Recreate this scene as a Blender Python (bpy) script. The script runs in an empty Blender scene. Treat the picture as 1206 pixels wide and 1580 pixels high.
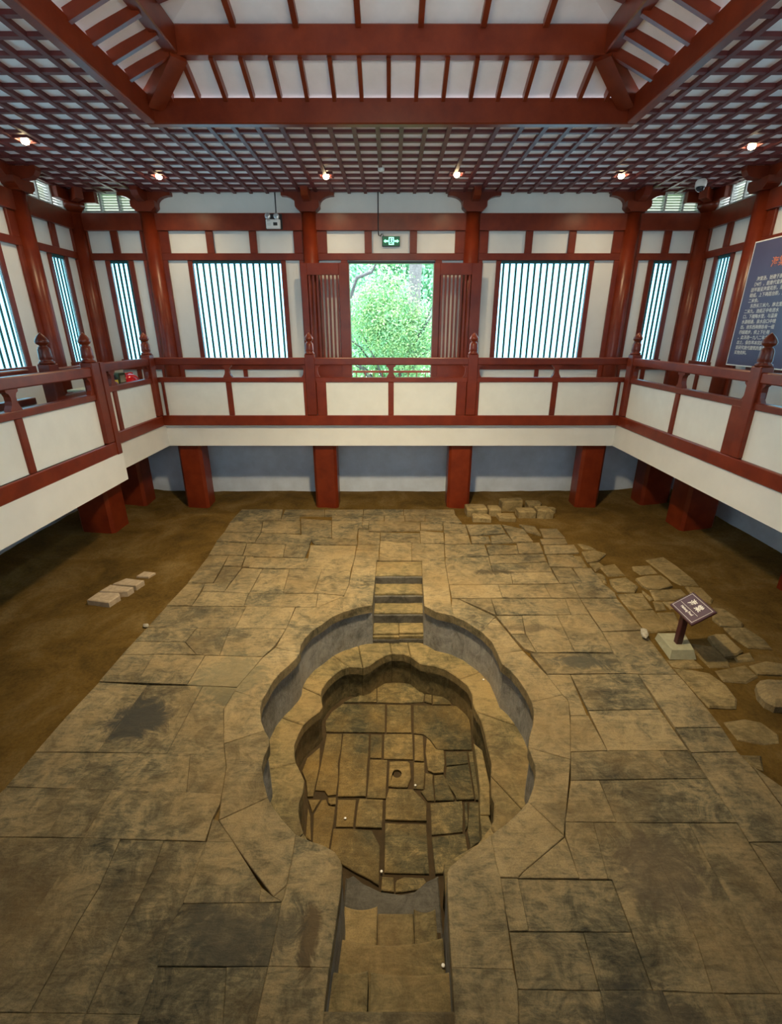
import bpy, bmesh, math, random
from mathutils import Vector, Matrix
random.seed(7)
PI = math.pi
S = bpy.context.scene
COL = S.collection

# ---------------------------------------------------------------- camera
cam_d = bpy.data.cameras.new('camera'); cam = bpy.data.objects.new('camera', cam_d); COL.objects.link(cam)
S.camera = cam
F_PX, PITCH = 725.0, math.atan(278/725.0)
cam_d.sensor_fit = 'VERTICAL'; cam_d.sensor_height = 36.0; cam_d.lens = 36.0*F_PX/1580.0
cam_d.clip_start = 0.03; cam_d.clip_end = 200
cam.location = (0, 0, 4.0); cam.rotation_euler = (PI/2-PITCH, 0, 0)

# ---------------------------------------------------------------- sky, lights, exposure
W = bpy.data.worlds.new('overcast_sky'); S.world = W; W.use_nodes = True
bg = W.node_tree.nodes['Background']; bg.inputs[0].default_value = (0.86, 0.97, 1.0, 1); bg.inputs[1].default_value = 5.0
S.view_settings.view_transform = 'Standard'; S.view_settings.look = 'None'
S.view_settings.gamma = 1.0; S.view_settings.use_curve_mapping = False
S.view_settings.exposure = 0.74
PANE_GLOW = 3.3          # daylight coming through the papered windows
FLOOD_W = 190            # warm floodlight hanging in the roof lantern
GLOBE_W = 260
DOWNLIGHT_W = 15
def area_light(name, loc, size, watts, color, spread=PI, rot=(0, 0, 0), shape='DISK', size_y=None):
    d = bpy.data.lights.new(name, 'AREA'); d.shape = shape; d.size = size; d.energy = watts; d.color = color; d.spread = spread
    if size_y: d.size_y = size_y
    o = bpy.data.objects.new(name, d); COL.objects.link(o); o.location = loc; o.rotation_euler = rot
    return o
area_light('lantern_flood_light', (0, 4.8, 6.75), 0.5, FLOOD_W, (1.0, 0.77, 0.43), math.radians(112), (math.radians(19), 0, 0))

pl_ = bpy.data.lights.new('lantern_globe_light', 'POINT'); pl_.energy = GLOBE_W; pl_.color = (1, .84, .6); pl_.shadow_soft_size = .21
po_ = bpy.data.objects.new('lantern_globe_light', pl_); COL.objects.link(po_); po_.location = (0, 4.6, 6.95)
# ---------------------------------------------------------------- materials
def newmat(name):
    m = bpy.data.materials.new(name); m.use_nodes = True
    nt = m.node_tree; return m, nt, nt.nodes['Principled BSDF']
def N(nt, t, **kw):
    n = nt.nodes.new(t)
    for k, v in kw.items(): setattr(n, k, v)
    return n
def noise(nt, vec, scale, detail=4, rough=.6, dist=0):
    n = N(nt, 'ShaderNodeTexNoise'); n.inputs['Scale'].default_value = scale
    n.inputs['Detail'].default_value = detail; n.inputs['Roughness'].default_value = rough
    n.inputs['Distortion'].default_value = dist
    nt.links.new(vec, n.inputs['Vector']); return n.outputs[0]
def ramp(nt, fac, stops):
    r = N(nt, 'ShaderNodeValToRGB'); nt.links.new(fac, r.inputs[0])
    e = r.color_ramp.elements
    while len(e) < len(stops): e.new(.5)
    for i, (p, c) in enumerate(stops):
        e[i].position = p; e[i].color = (c[0], c[1], c[2], 1) if isinstance(c, tuple) else (c, c, c, 1)
    return r.outputs[0]
def mix(nt, fac, a, b, mode='MIX'):
    n = N(nt, 'ShaderNodeMix', data_type='RGBA', blend_type=mode)
    for s, v in ((n.inputs[0], fac), (n.inputs[6], a), (n.inputs[7], b)):
        if hasattr(v, 'default_value') or hasattr(v, 'is_linked'): nt.links.new(v, s)
        elif isinstance(v, (int, float)): s.default_value = v
        else: s.default_value = (v[0], v[1], v[2], 1)
    return n.outputs[2]
def math_n(nt, op, a, b=0.0, clamp=False):
    n = N(nt, 'ShaderNodeMath', operation=op, use_clamp=clamp)
    for s, v in ((n.inputs[0], a), (n.inputs[1], b)):
        if isinstance(v, (int, float)): s.default_value = v
        else: nt.links.new(v, s)
    return n.outputs[0]
def bump(nt, h, strength, dist, bsdf):
    b = N(nt, 'ShaderNodeBump'); b.inputs['Strength'].default_value = strength; b.inputs['Distance'].default_value = dist
    nt.links.new(h, b.inputs['Height']); nt.links.new(b.outputs[0], bsdf.inputs['Normal'])

def simple(name, col, rough=.5, var=.12, scale=6, bmp=0, spec=.5, metal=0, emit=None):
    m, nt, b = newmat(name)
    pos = N(nt, 'ShaderNodeNewGeometry').outputs['Position']
    if var:
        f = noise(nt, pos, scale, 5)
        c = mix(nt, ramp(nt, f, [(.3, 0.0), (.7, 1.0)]), tuple(x*(1-var) for x in col), tuple(min(1, x*(1+var)) for x in col))
        nt.links.new(c, b.inputs['Base Color'])
    else: b.inputs['Base Color'].default_value = (*col, 1)
    b.inputs['Roughness'].default_value = rough; b.inputs['Metallic'].default_value = metal
    b.inputs['Specular IOR Level'].default_value = spec
    if bmp: bump(nt, noise(nt, pos, scale*4, 6), bmp, .01, b)
    if emit:
        b.inputs['Emission Color'].default_value = (*emit[0], 1); b.inputs['Emission Strength'].default_value = emit[1]
    return m

def stone_mat(name, dark, light, grey, stains=(), warm=(.34, .22, .09), rough=.75, base=.30, fk=.65):
    """dressed limestone: the object property 'tone' picks dark or light, world-space noise does grain, blotches and wear"""
    m, nt, b = newmat(name)
    pos = N(nt, 'ShaderNodeNewGeometry').outputs['Position']
    oi = N(nt, 'ShaderNodeObjectInfo')
    tone = N(nt, 'ShaderNodeAttribute', attribute_type='OBJECT', attribute_name='tone').outputs['Fac']
    off = N(nt, 'ShaderNodeVectorMath', operation='ADD'); nt.links.new(pos, off.inputs[0])
    sc = N(nt, 'ShaderNodeVectorMath', operation='SCALE'); sc.inputs[0].default_value = (13, 7, 5)
    nt.links.new(oi.outputs['Random'], sc.inputs['Scale']); nt.links.new(sc.outputs[0], off.inputs[1])
    v = off.outputs[0]
    big = noise(nt, pos, 1.25, 12, .68, .5)
    mid = noise(nt, v, 4.5, 12, .76, 1.1)
    fine = noise(nt, v, 80, 7, .78)
    mp = N(nt, 'ShaderNodeMapping'); nt.links.new(v, mp.inputs[0])
    mp.inputs['Rotation'].default_value = (0, 0, .6); mp.inputs['Scale'].default_value = (3, 13, 4)
    streak = noise(nt, mp.outputs[0], 2.0, 9, .7, .8)
    cen = lambda x, k: math_n(nt, 'MULTIPLY', math_n(nt, 'SUBTRACT', x, .5), k)
    t = math_n(nt, 'ADD', base, math_n(nt, 'MULTIPLY', tone, .44))
    t = math_n(nt, 'ADD', t, cen(big, 1.35)); t = math_n(nt, 'ADD', t, cen(mid, 1.75)); t = math_n(nt, 'ADD', t, cen(streak, 1.1))
    c = ramp(nt, t, [(.10, dark), (.42, grey), (.64, tuple(.45*x+.55*y for x, y in zip(grey, light))), (.88, light)])
    w = ramp(nt, noise(nt, pos, .8, 6, .65), [(.42, 0.0), (.70, .6)])
    c = mix(nt, w, c, warm)
    sp = ramp(nt, fine, [(.30, fk), (.5, 1.0), (.75, 1.2)])
    c = mix(nt, 1.0, c, sp, 'MULTIPLY')
    hv = N(nt, 'ShaderNodeHueSaturation'); nt.links.new(c, hv.inputs['Color'])
    nt.links.new(math_n(nt, 'ADD', .93, math_n(nt, 'MULTIPLY', oi.outputs['Random'], .14)), hv.inputs['Value'])
    c = hv.outputs[0]
    for (sx, sy, sz, rx, ry, k, sc_) in stains:      # stains and pitting with a shape of their own
        d = N(nt, 'ShaderNodeVectorMath', operation='SUBTRACT'); nt.links.new(pos, d.inputs[0]); d.inputs[1].default_value = (sx, sy, sz)
        q = N(nt, 'ShaderNodeVectorMath', operation='DIVIDE'); nt.links.new(d.outputs[0], q.inputs[0]); q.inputs[1].default_value = (rx, ry, .5)
        ln = N(nt, 'ShaderNodeVectorMath', operation='LENGTH'); nt.links.new(q.outputs[0], ln.inputs[0])
        e = math_n(nt, 'ADD', ln.outputs['Value'], math_n(nt, 'MULTIPLY', math_n(nt, 'SUBTRACT', mid, .5), 2.2))
        f = ramp(nt, e, [(.6, k), (1.15, 0.0)])
        c = mix(nt, f, c, sc_)
    nt.links.new(c, b.inputs['Base Color'])
    b.inputs['Roughness'].default_value = rough; b.inputs['Specular IOR Level'].default_value = .35
    h = math_n(nt, 'ADD', math_n(nt, 'ADD', mid, math_n(nt, 'MULTIPLY', streak, .5)), math_n(nt, 'MULTIPLY', fine, .22))
    bump(nt, h, .6, .03, b)
    return m

STAINS = [(-2.78, 4.03, 0, .38, .36, .9, (.035, .035, .03)), (-.57, 2.03, 0, .09, .26, .8, (.07, .045, .02)),
          (-1.1, 2.05, 0, .55, .25, .6, (.06, .055, .04)), (1.55, 1.5, 0, .5, .3, .5, (.05, .045, .035)),
          (2.45, 5.0, 0, .42, .14, .75, (.06, .06, .045)), (-2.0, 4.7, 0, .5, .5, .4, (.11, .12, .08)),
          (1.9, 7.45, 0, .45, .09, .7, (.06, .045, .025)), (1.9, 5.75, 0, .5, .1, .6, (.08, .06, .035)),
          (2.1, 2.45, 0, .4, .35, .5, (.1, .075, .05))]
M_STONE = stone_mat('paving_limestone', (.034, .031, .020), (.33, .255, .138), (.125, .108, .064), STAINS, warm=(.25, .165, .065))
M_RUBBLE = stone_mat('rubble_limestone', (.07, .055, .025), (.36, .27, .13), (.17, .13, .06), warm=(.2, .13, .04))
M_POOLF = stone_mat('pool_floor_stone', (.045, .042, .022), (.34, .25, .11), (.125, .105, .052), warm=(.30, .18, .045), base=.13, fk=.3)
M_LEDGE = stone_mat('ledge_stone', (.07, .058, .028), (.33, .25, .115), (.16, .13, .062), base=.27)
M_PWALL = stone_mat('pool_wall_stone', (.13, .13, .125), (.40, .39, .37), (.25, .25, .24), warm=(.2, .16, .1), rough=.6)
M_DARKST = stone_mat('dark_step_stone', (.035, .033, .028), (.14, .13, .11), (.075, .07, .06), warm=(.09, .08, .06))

def clay_mat():
    m, nt, b = newmat('trodden_clay')
    pos = N(nt, 'ShaderNodeNewGeometry').outputs['Position']
    a = noise(nt, pos, 1.1, 8, .66, .5); f = noise(nt, pos, 24, 8, .75)
    c = ramp(nt, a, [(.3, (.065, .040, .009)), (.5, (.135, .080, .017)), (.72, (.21, .145, .057))])
    c = mix(nt, 1.0, c, ramp(nt, f, [(.3, .6), (.6, 1.0), (.8, 1.25)]), 'MULTIPLY')
    nt.links.new(c, b.inputs['Base Color']); b.inputs['Roughness'].default_value = .95
    b.inputs['Specular IOR Level'].default_value = .15
    bump(nt, math_n(nt, 'ADD', a, math_n(nt, 'MULTIPLY', f, .5)), .7, .03, b)
    return m
M_CLAY = clay_mat()
M_MUD = simple('joint_mud', (.045, .028, .010), .95, .3, 9, .4)

def lacquer():
    m, nt, b = newmat('red_lacquered_timber')
    pos = N(nt, 'ShaderNodeNewGeometry').outputs['Position']
    oi = N(nt, 'ShaderNodeObjectInfo')
    f = noise(nt, pos, 3.2, 6, .6); g = noise(nt, pos, 55, 4, .6)
    c = mix(nt, ramp(nt, f, [(.3, 0.0), (.7, 1.0)]), (.120, .0135, .004), (.195, .028, .0075))
    c = mix(nt, ramp(nt, g, [(.62, 0.0), (.78, .35)]), c, (.23, .045, .02))
    hv = N(nt, 'ShaderNodeHueSaturation'); nt.links.new(c, hv.inputs['Color'])
    nt.links.new(math_n(nt, 'ADD', .88, math_n(nt, 'MULTIPLY', oi.outputs['Random'], .24)), hv.inputs['Value'])
    nt.links.new(hv.outputs[0], b.inputs['Base Color']); b.inputs['Roughness'].default_value = .34
    b.inputs['Specular IOR Level'].default_value = .38; b.inputs['Coat Weight'].default_value = .05; b.inputs['Coat Roughness'].default_value = .25
    bump(nt, noise(nt, pos, 9, 3), .05, .01, b)
    return m
M_RED = lacquer()
M_CEILRED = simple('dull_red_ceiling_timber', (.13, .022, .020), .5, .2, 4, .1)
M_PLASTER = simple('white_plaster', (.73, .73, .71), .8, .04, 2, .06)
M_PANEL = simple('white_painted_panel', (.74, .75, .72), .55, .04, 3)
M_LOWWALL = simple('pale_blue_limewash', (.58, .66, .80), .85, .12, 2.2, .15)
M_CEILB = simple('white_ceiling_board', (.90, .84, .86), .8, .05, 3)
M_GREENBAR = simple('dark_teal_window_bar', (.012, .075, .075), .45, .1, 5)
M_PANE = simple('lit_window_paper', (.7, .9, .95), .8, 0, emit=((.18, .54, .74), PANE_GLOW))
M_TILE = simple('gallery_floor_tile', (.20, .17, .14), .5, .15, 3)
M_BLACK = simple('black_metal', (.015, .015, .017), .4, 0)
M_LOUVRE = simple('pale_grey_louvre', (.45, .47, .45), .5, .08, 6)
M_WHITEP = simple('white_plastic', (.8, .8, .8), .35, 0)
M_GLASSDK = simple('dark_glass', (.02, .02, .03), .08, 0)
M_LENS = simple('clear_lamp_lens', (.75, .77, .8), .1, 0, metal=.6)
M_LAMP = simple('downlight_glow', (1, .9, .7), .5, 0, emit=((1.0, .78, .45), 30))
M_FLOOD = simple('flood_glow', (1, .9, .7), .5, 0, emit=((1.0, .80, .5), 12))
M_EXITG = simple('exit_sign_green', (.004, .03, .015), .4, 0, emit=((.0, .12, .05), .35))
M_EXITW = simple('exit_sign_lit_figure', (.3, .9, .6), .4, 0, emit=((.25, 1.0, .55), 1.6))
M_SIGNBLUE = simple('slate_blue_board', (.085, .085, .17), .35, .08, 2)
M_SIGNMAR = simple('maroon_sign_frame', (.055, .012, .016), .35, .1, 6)
M_SIGNFACE = simple('plum_sign_face', (.075, .04, .065), .3, .06, 6)
M_WHITETXT = simple('white_lettering', (.8, .78, .74), .5, 0)
M_ORANGETXT = simple('orange_lettering', (.75, .22, .10), .5, 0)
M_CONC = simple('grey_concrete', (.32, .31, .21), .85, .12, 14, .3)
M_BLOCK = simple('pale_loose_brick', (.42, .33, .23), .85, .2, 16, .4)
M_GREY = simple('grey_pebble', (.36, .33, .27), .8, .3, 20, .5)
M_BARK = simple('grey_bark', (.12, .12, .13), .9, .3, 12, .5)
M_GARDEN = simple('garden_ground', (.12, .22, .06), .95, .3, 3)
M_PAVEOUT = simple('outdoor_paving', (.45, .45, .42), .8, .1, 3)
M_REDPL = simple('glossy_red_plastic', (.62, .012, .018), .12, 0)
M_CARD = simple('pale_cardboard', (.42, .38, .27), .8, .1, 10)
M_DKGREEN = simple('dark_green_box', (.05, .07, .03), .5, .1, 8)
M_YEL = simple('yellow_label', (.65, .52, .06), .5, 0)
M_PURP = simple('purple_wrapper', (.22, .10, .24), .5, 0)
M_ROPE = simple('dark_cable', (.02, .02, .025), .6, 0)
def leaf_mat(name, c1, c2):
    m, nt, b = newmat(name)
    pos = N(nt, 'ShaderNodeNewGeometry').outputs['Position']
    c = mix(nt, ramp(nt, noise(nt, pos, 5, 3), [(.38, 0.0), (.62, 1.0)]), c1, c2)
    nt.links.new(c, b.inputs['Base Color']); b.inputs['Roughness'].default_value = .6
    b.inputs['Subsurface Weight'].default_value = 0
    return m
M_LEAF = leaf_mat('fresh_leaf', (.20, .48, .24), (.44, .66, .28))
M_LEAFD = leaf_mat('pale_teal_leaf', (.16, .42, .27), (.34, .66, .42))

# ---------------------------------------------------------------- object helpers
def tag(o, label=None, cat=None, group=None, kind=None):
    if label: o['label'] = label
    if cat: o['category'] = cat
    if group: o['group'] = group
    if kind: o['kind'] = kind
    return o
def empty(name, loc=(0, 0, 0)):
    o = bpy.data.objects.new(name, None); COL.objects.link(o); o.location = loc; o.empty_display_size = .1
    return o
WORLD_LOC = {}
def link(name, me, loc, parent=None, rot=None):
    o = bpy.data.objects.new(name, me); COL.objects.link(o); o.location = loc
    if rot: o.rotation_euler = rot
    if parent:
        o.parent = parent
        base = WORLD_LOC.get(parent.name, Vector(parent.location))
        rm = parent.rotation_euler.to_matrix().to_4x4()
        o.matrix_parent_inverse = (Matrix.Translation(base) @ rm).inverted()
    WORLD_LOC[o.name] = Vector(loc)
    return o
def mesh_from(name, verts, faces, mat, smooth=False):
    me = bpy.data.meshes.new(name); me.from_pydata(verts, [], faces); me.update()
    me.materials.append(mat)
    bm = bmesh.new(); bm.from_mesh(me); bmesh.ops.recalc_face_normals(bm, faces=bm.faces); bm.to_mesh(me); bm.free()
    if smooth:
        for p in me.polygons: p.use_smooth = True
    return me
CACHE = {}
def box_mesh(dx, dy, dz, mat, bev):
    k = (round(dx, 4), round(dy, 4), round(dz, 4), mat.name, bev)
    if k in CACHE: return CACHE[k]
    bm = bmesh.new(); bmesh.ops.create_cube(bm, size=1)
    bmesh.ops.scale(bm, vec=(dx, dy, dz), verts=bm.verts)
    if bev and min(dx, dy, dz) > bev*2.5: bmesh.ops.bevel(bm, geom=bm.edges[:], offset=bev, segments=1, affect='EDGES')
    me = bpy.data.meshes.new('box'); bm.to_mesh(me); bm.free(); me.materials.append(mat)
    CACHE[k] = me; return me
def box(name, mat, x0, x1, y0, y1, z0, z1, parent=None, bev=.006):
    x0, x1 = sorted((x0, x1)); y0, y1 = sorted((y0, y1)); z0, z1 = sorted((z0, z1))
    return link(name, box_mesh(x1-x0, y1-y0, z1-z0, mat, bev), ((x0+x1)/2, (y0+y1)/2, (z0+z1)/2), parent)
def multibox(name, mat, boxes, parent=None):
    v, f = [], []
    for (x0, x1, y0, y1, z0, z1) in boxes:
        n = len(v)
        v += [(x, y, z) for z in (z0, z1) for (x, y) in ((x0, y0), (x1, y0), (x1, y1), (x0, y1))]
        f += [tuple(n+i for i in q) for q in ((0, 3, 2, 1), (4, 5, 6, 7), (0, 1, 5, 4), (1, 2, 6, 5), (2, 3, 7, 6), (3, 0, 4, 7))]
    return link(name, mesh_from(name, v, f, mat), (0, 0, 0), parent)
def clean(poly):
    out = []
    for p in poly:
        if not out or (abs(p[0]-out[-1][0])+abs(p[1]-out[-1][1])) > .012: out.append(p)
    if (abs(out[0][0]-out[-1][0])+abs(out[0][1]-out[-1][1])) < .012: out.pop()
    a = sum(out[i][0]*out[(i+1) % len(out)][1]-out[(i+1) % len(out)][0]*out[i][1] for i in range(len(out)))
    return out if a > 0 else out[::-1]
def inset(poly, d):
    n = len(poly); out = []
    for i in range(n):
        a, b, c = Vector(poly[i-1]), Vector(poly[i]), Vector(poly[(i+1) % n])
        e1, e2 = (b-a).normalized(), (c-b).normalized()
        n1, n2 = Vector((-e1.y, e1.x)), Vector((-e2.y, e2.x))
        m = n1+n2
        if m.length < .2: m = n1
        m.normalize(); k = d/max(.45, m.dot(n1))
        out.append((b.x+m.x*k, b.y+m.y*k))
    return out
def prism(name, poly, z0, z1, mat, parent=None, tone=.5, gap=.004, ch=.01, tilt=0, hole=None):
    """flat stone: polygon drawn back by the joint, arrises worn off"""
    poly = clean(poly); p0 = inset(poly, gap); p1 = inset(poly, gap+ch)
    cx = sum(p[0] for p in p0)/len(p0); cy = sum(p[1] for p in p0)/len(p0)
    tx, ty = random.uniform(-tilt, tilt), random.uniform(-tilt, tilt)
    n = len(p0); v = []
    for (pp, z, s) in ((p0, z0, 0), (p0, z1-ch*.8, 1), (p1, z1, 1)):
        v += [(x-cx, y-cy, z-z0+s*((x-cx)*tx+(y-cy)*ty)) for x, y in pp]
    f = [tuple(range(n))[::-1]]
    for r in (0, 1):
        for i in range(n):
            j = (i+1) % n; f.append((r*n+i, r*n+j, (r+1)*n+j, (r+1)*n+i))
    if hole:
        (hx, hy, hr) = hole; m = 20; b = len(v)
        for z in (z1, z1-.2):
            v += [(hx-cx+hr*math.cos(2*PI*k/m), hy-cy+hr*math.sin(2*PI*k/m), z-z0) for k in range(m)]
        # bridge top outline to the hole ring by nearest angle
        ang = lambda q: math.atan2(q[1]-hy, q[0]-hx) % (2*PI)
        outer = sorted(range(n), key=lambda i: ang(p1[i]))
        io, ih, steps = 0, 0, 0
        oa = [ang(p1[i]) for i in outer]; ha = [2*PI*k/m for k in range(m)]
        seq = []
        while io < n or ih < m:
            ao = oa[io % n]+2*PI*(io//n); ah = ha[ih % m]+2*PI*(ih//m)
            O = 2*n+outer[io % n]; H = b+ih % m
            if (ao <= ah and io < n) or ih >= m:
                seq.append((O, 2*n+outer[(io+1) % n], H)); io += 1
            else:
                seq.append((O, b+(ih+1) % m, H)); ih += 1
        f += seq
        for k in range(m): f.append((b+k, b+(k+1) % m, b+m+(k+1) % m, b+m+k))
        f.append(tuple(b+m+k for k in range(m)))
    else: f.append(tuple(2*n+i for i in range(n)))
    o = link(name, mesh_from(name, v, f, mat), (cx, cy, z0), parent)
    o['tone'] = float(tone)
    return o
def extrude_profile(name, prof, depth, mat, frame, parent=None):
    """prof in (u,z); frame(u,d,z)->world; centred on d=0 with the given thickness"""
    n = len(prof)
    v = [frame(u, -depth/2, z) for u, z in prof]+[frame(u, depth/2, z) for u, z in prof]
    f = [tuple(range(n)), tuple(range(n, 2*n))[::-1]]+[(i, (i+1) % n, n+(i+1) % n, n+i) for i in range(n)]
    c = Vector((sum(p[0] for p in v)/len(v), sum(p[1] for p in v)/len(v), sum(p[2] for p in v)/len(v)))
    return link(name, mesh_from(name, [tuple(Vector(p)-c) for p in v], f, mat), c, parent)
def lathe_mesh(name, prof, seg, mat):
    v, f = [], []
    for r, z in prof:
        v += [(r*math.cos(2*PI*k/seg), r*math.sin(2*PI*k/seg), z) for k in range(seg)]
    for i in range(len(prof)-1):
        for k in range(seg):
            f.append((i*seg+k, i*seg+(k+1) % seg, (i+1)*seg+(k+1) % seg, (i+1)*seg+k))
    f.append(tuple(range(seg))[::-1]); f.append(tuple((len(prof)-1)*seg+k for k in range(seg)))
    return mesh_from(name, v, f, mat, True)
def lathe(name, prof, loc, mat, parent=None, seg=20, key=None):
    k = ('l', key or name, mat.name)
    if key is None or k not in CACHE:
        me = lathe_mesh(name, prof, seg, mat)
        if key: CACHE[k] = me
    else: me = CACHE[k]
    return link(name, me, loc, parent)
def tube(name, pts, r, mat, parent=None, seg=8):
    v, f = [], []; pts = [Vector(p) for p in pts]
    rr = r if isinstance(r, (list, tuple)) else [r]*len(pts)
    for i, p in enumerate(pts):
        t = (pts[min(i+1, len(pts)-1)]-pts[max(i-1, 0)]).normalized()
        a = t.orthogonal().normalized() if abs(t.z) < .9 else Vector((1, 0, 0)); a = (a-t*a.dot(t)).normalized(); b = t.cross(a)
        v += [tuple(p+(a*math.cos(2*PI*k/seg)+b*math.sin(2*PI*k/seg))*rr[i]) for k in range(seg)]
    for i in range(len(pts)-1):
        for k in range(seg): f.append((i*seg+k, i*seg+(k+1) % seg, (i+1)*seg+(k+1) % seg, (i+1)*seg+k))
    f.append(tuple(range(seg))); f.append(tuple((len(pts)-1)*seg+k for k in range(seg)))
    return link(name, mesh_from(name, v, f, mat, True), (0, 0, 0), parent)
def beam_between(name, a, b, w, h, mat, parent=None):
    """square timber from a to b (points on its centre line), h measured upwards"""
    a, b = Vector(a), Vector(b); t = (b-a).normalized(); s = t.cross(Vector((0, 0, 1))).normalized(); u = s.cross(t)
    c = (a+b)/2; v = []
    for p in (a, b):
        for i, j in ((-1, -1), (1, -1), (1, 1), (-1, 1)): v.append(tuple(p-c+s*(w/2*i)+u*(h/2*j)))
    f = [(0, 1, 2, 3), (7, 6, 5, 4)]+[(i, (i+1) % 4, 4+(i+1) % 4, 4+i) for i in range(4)]
    return link(name, mesh_from(name, v, f, mat), c, parent)

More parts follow.
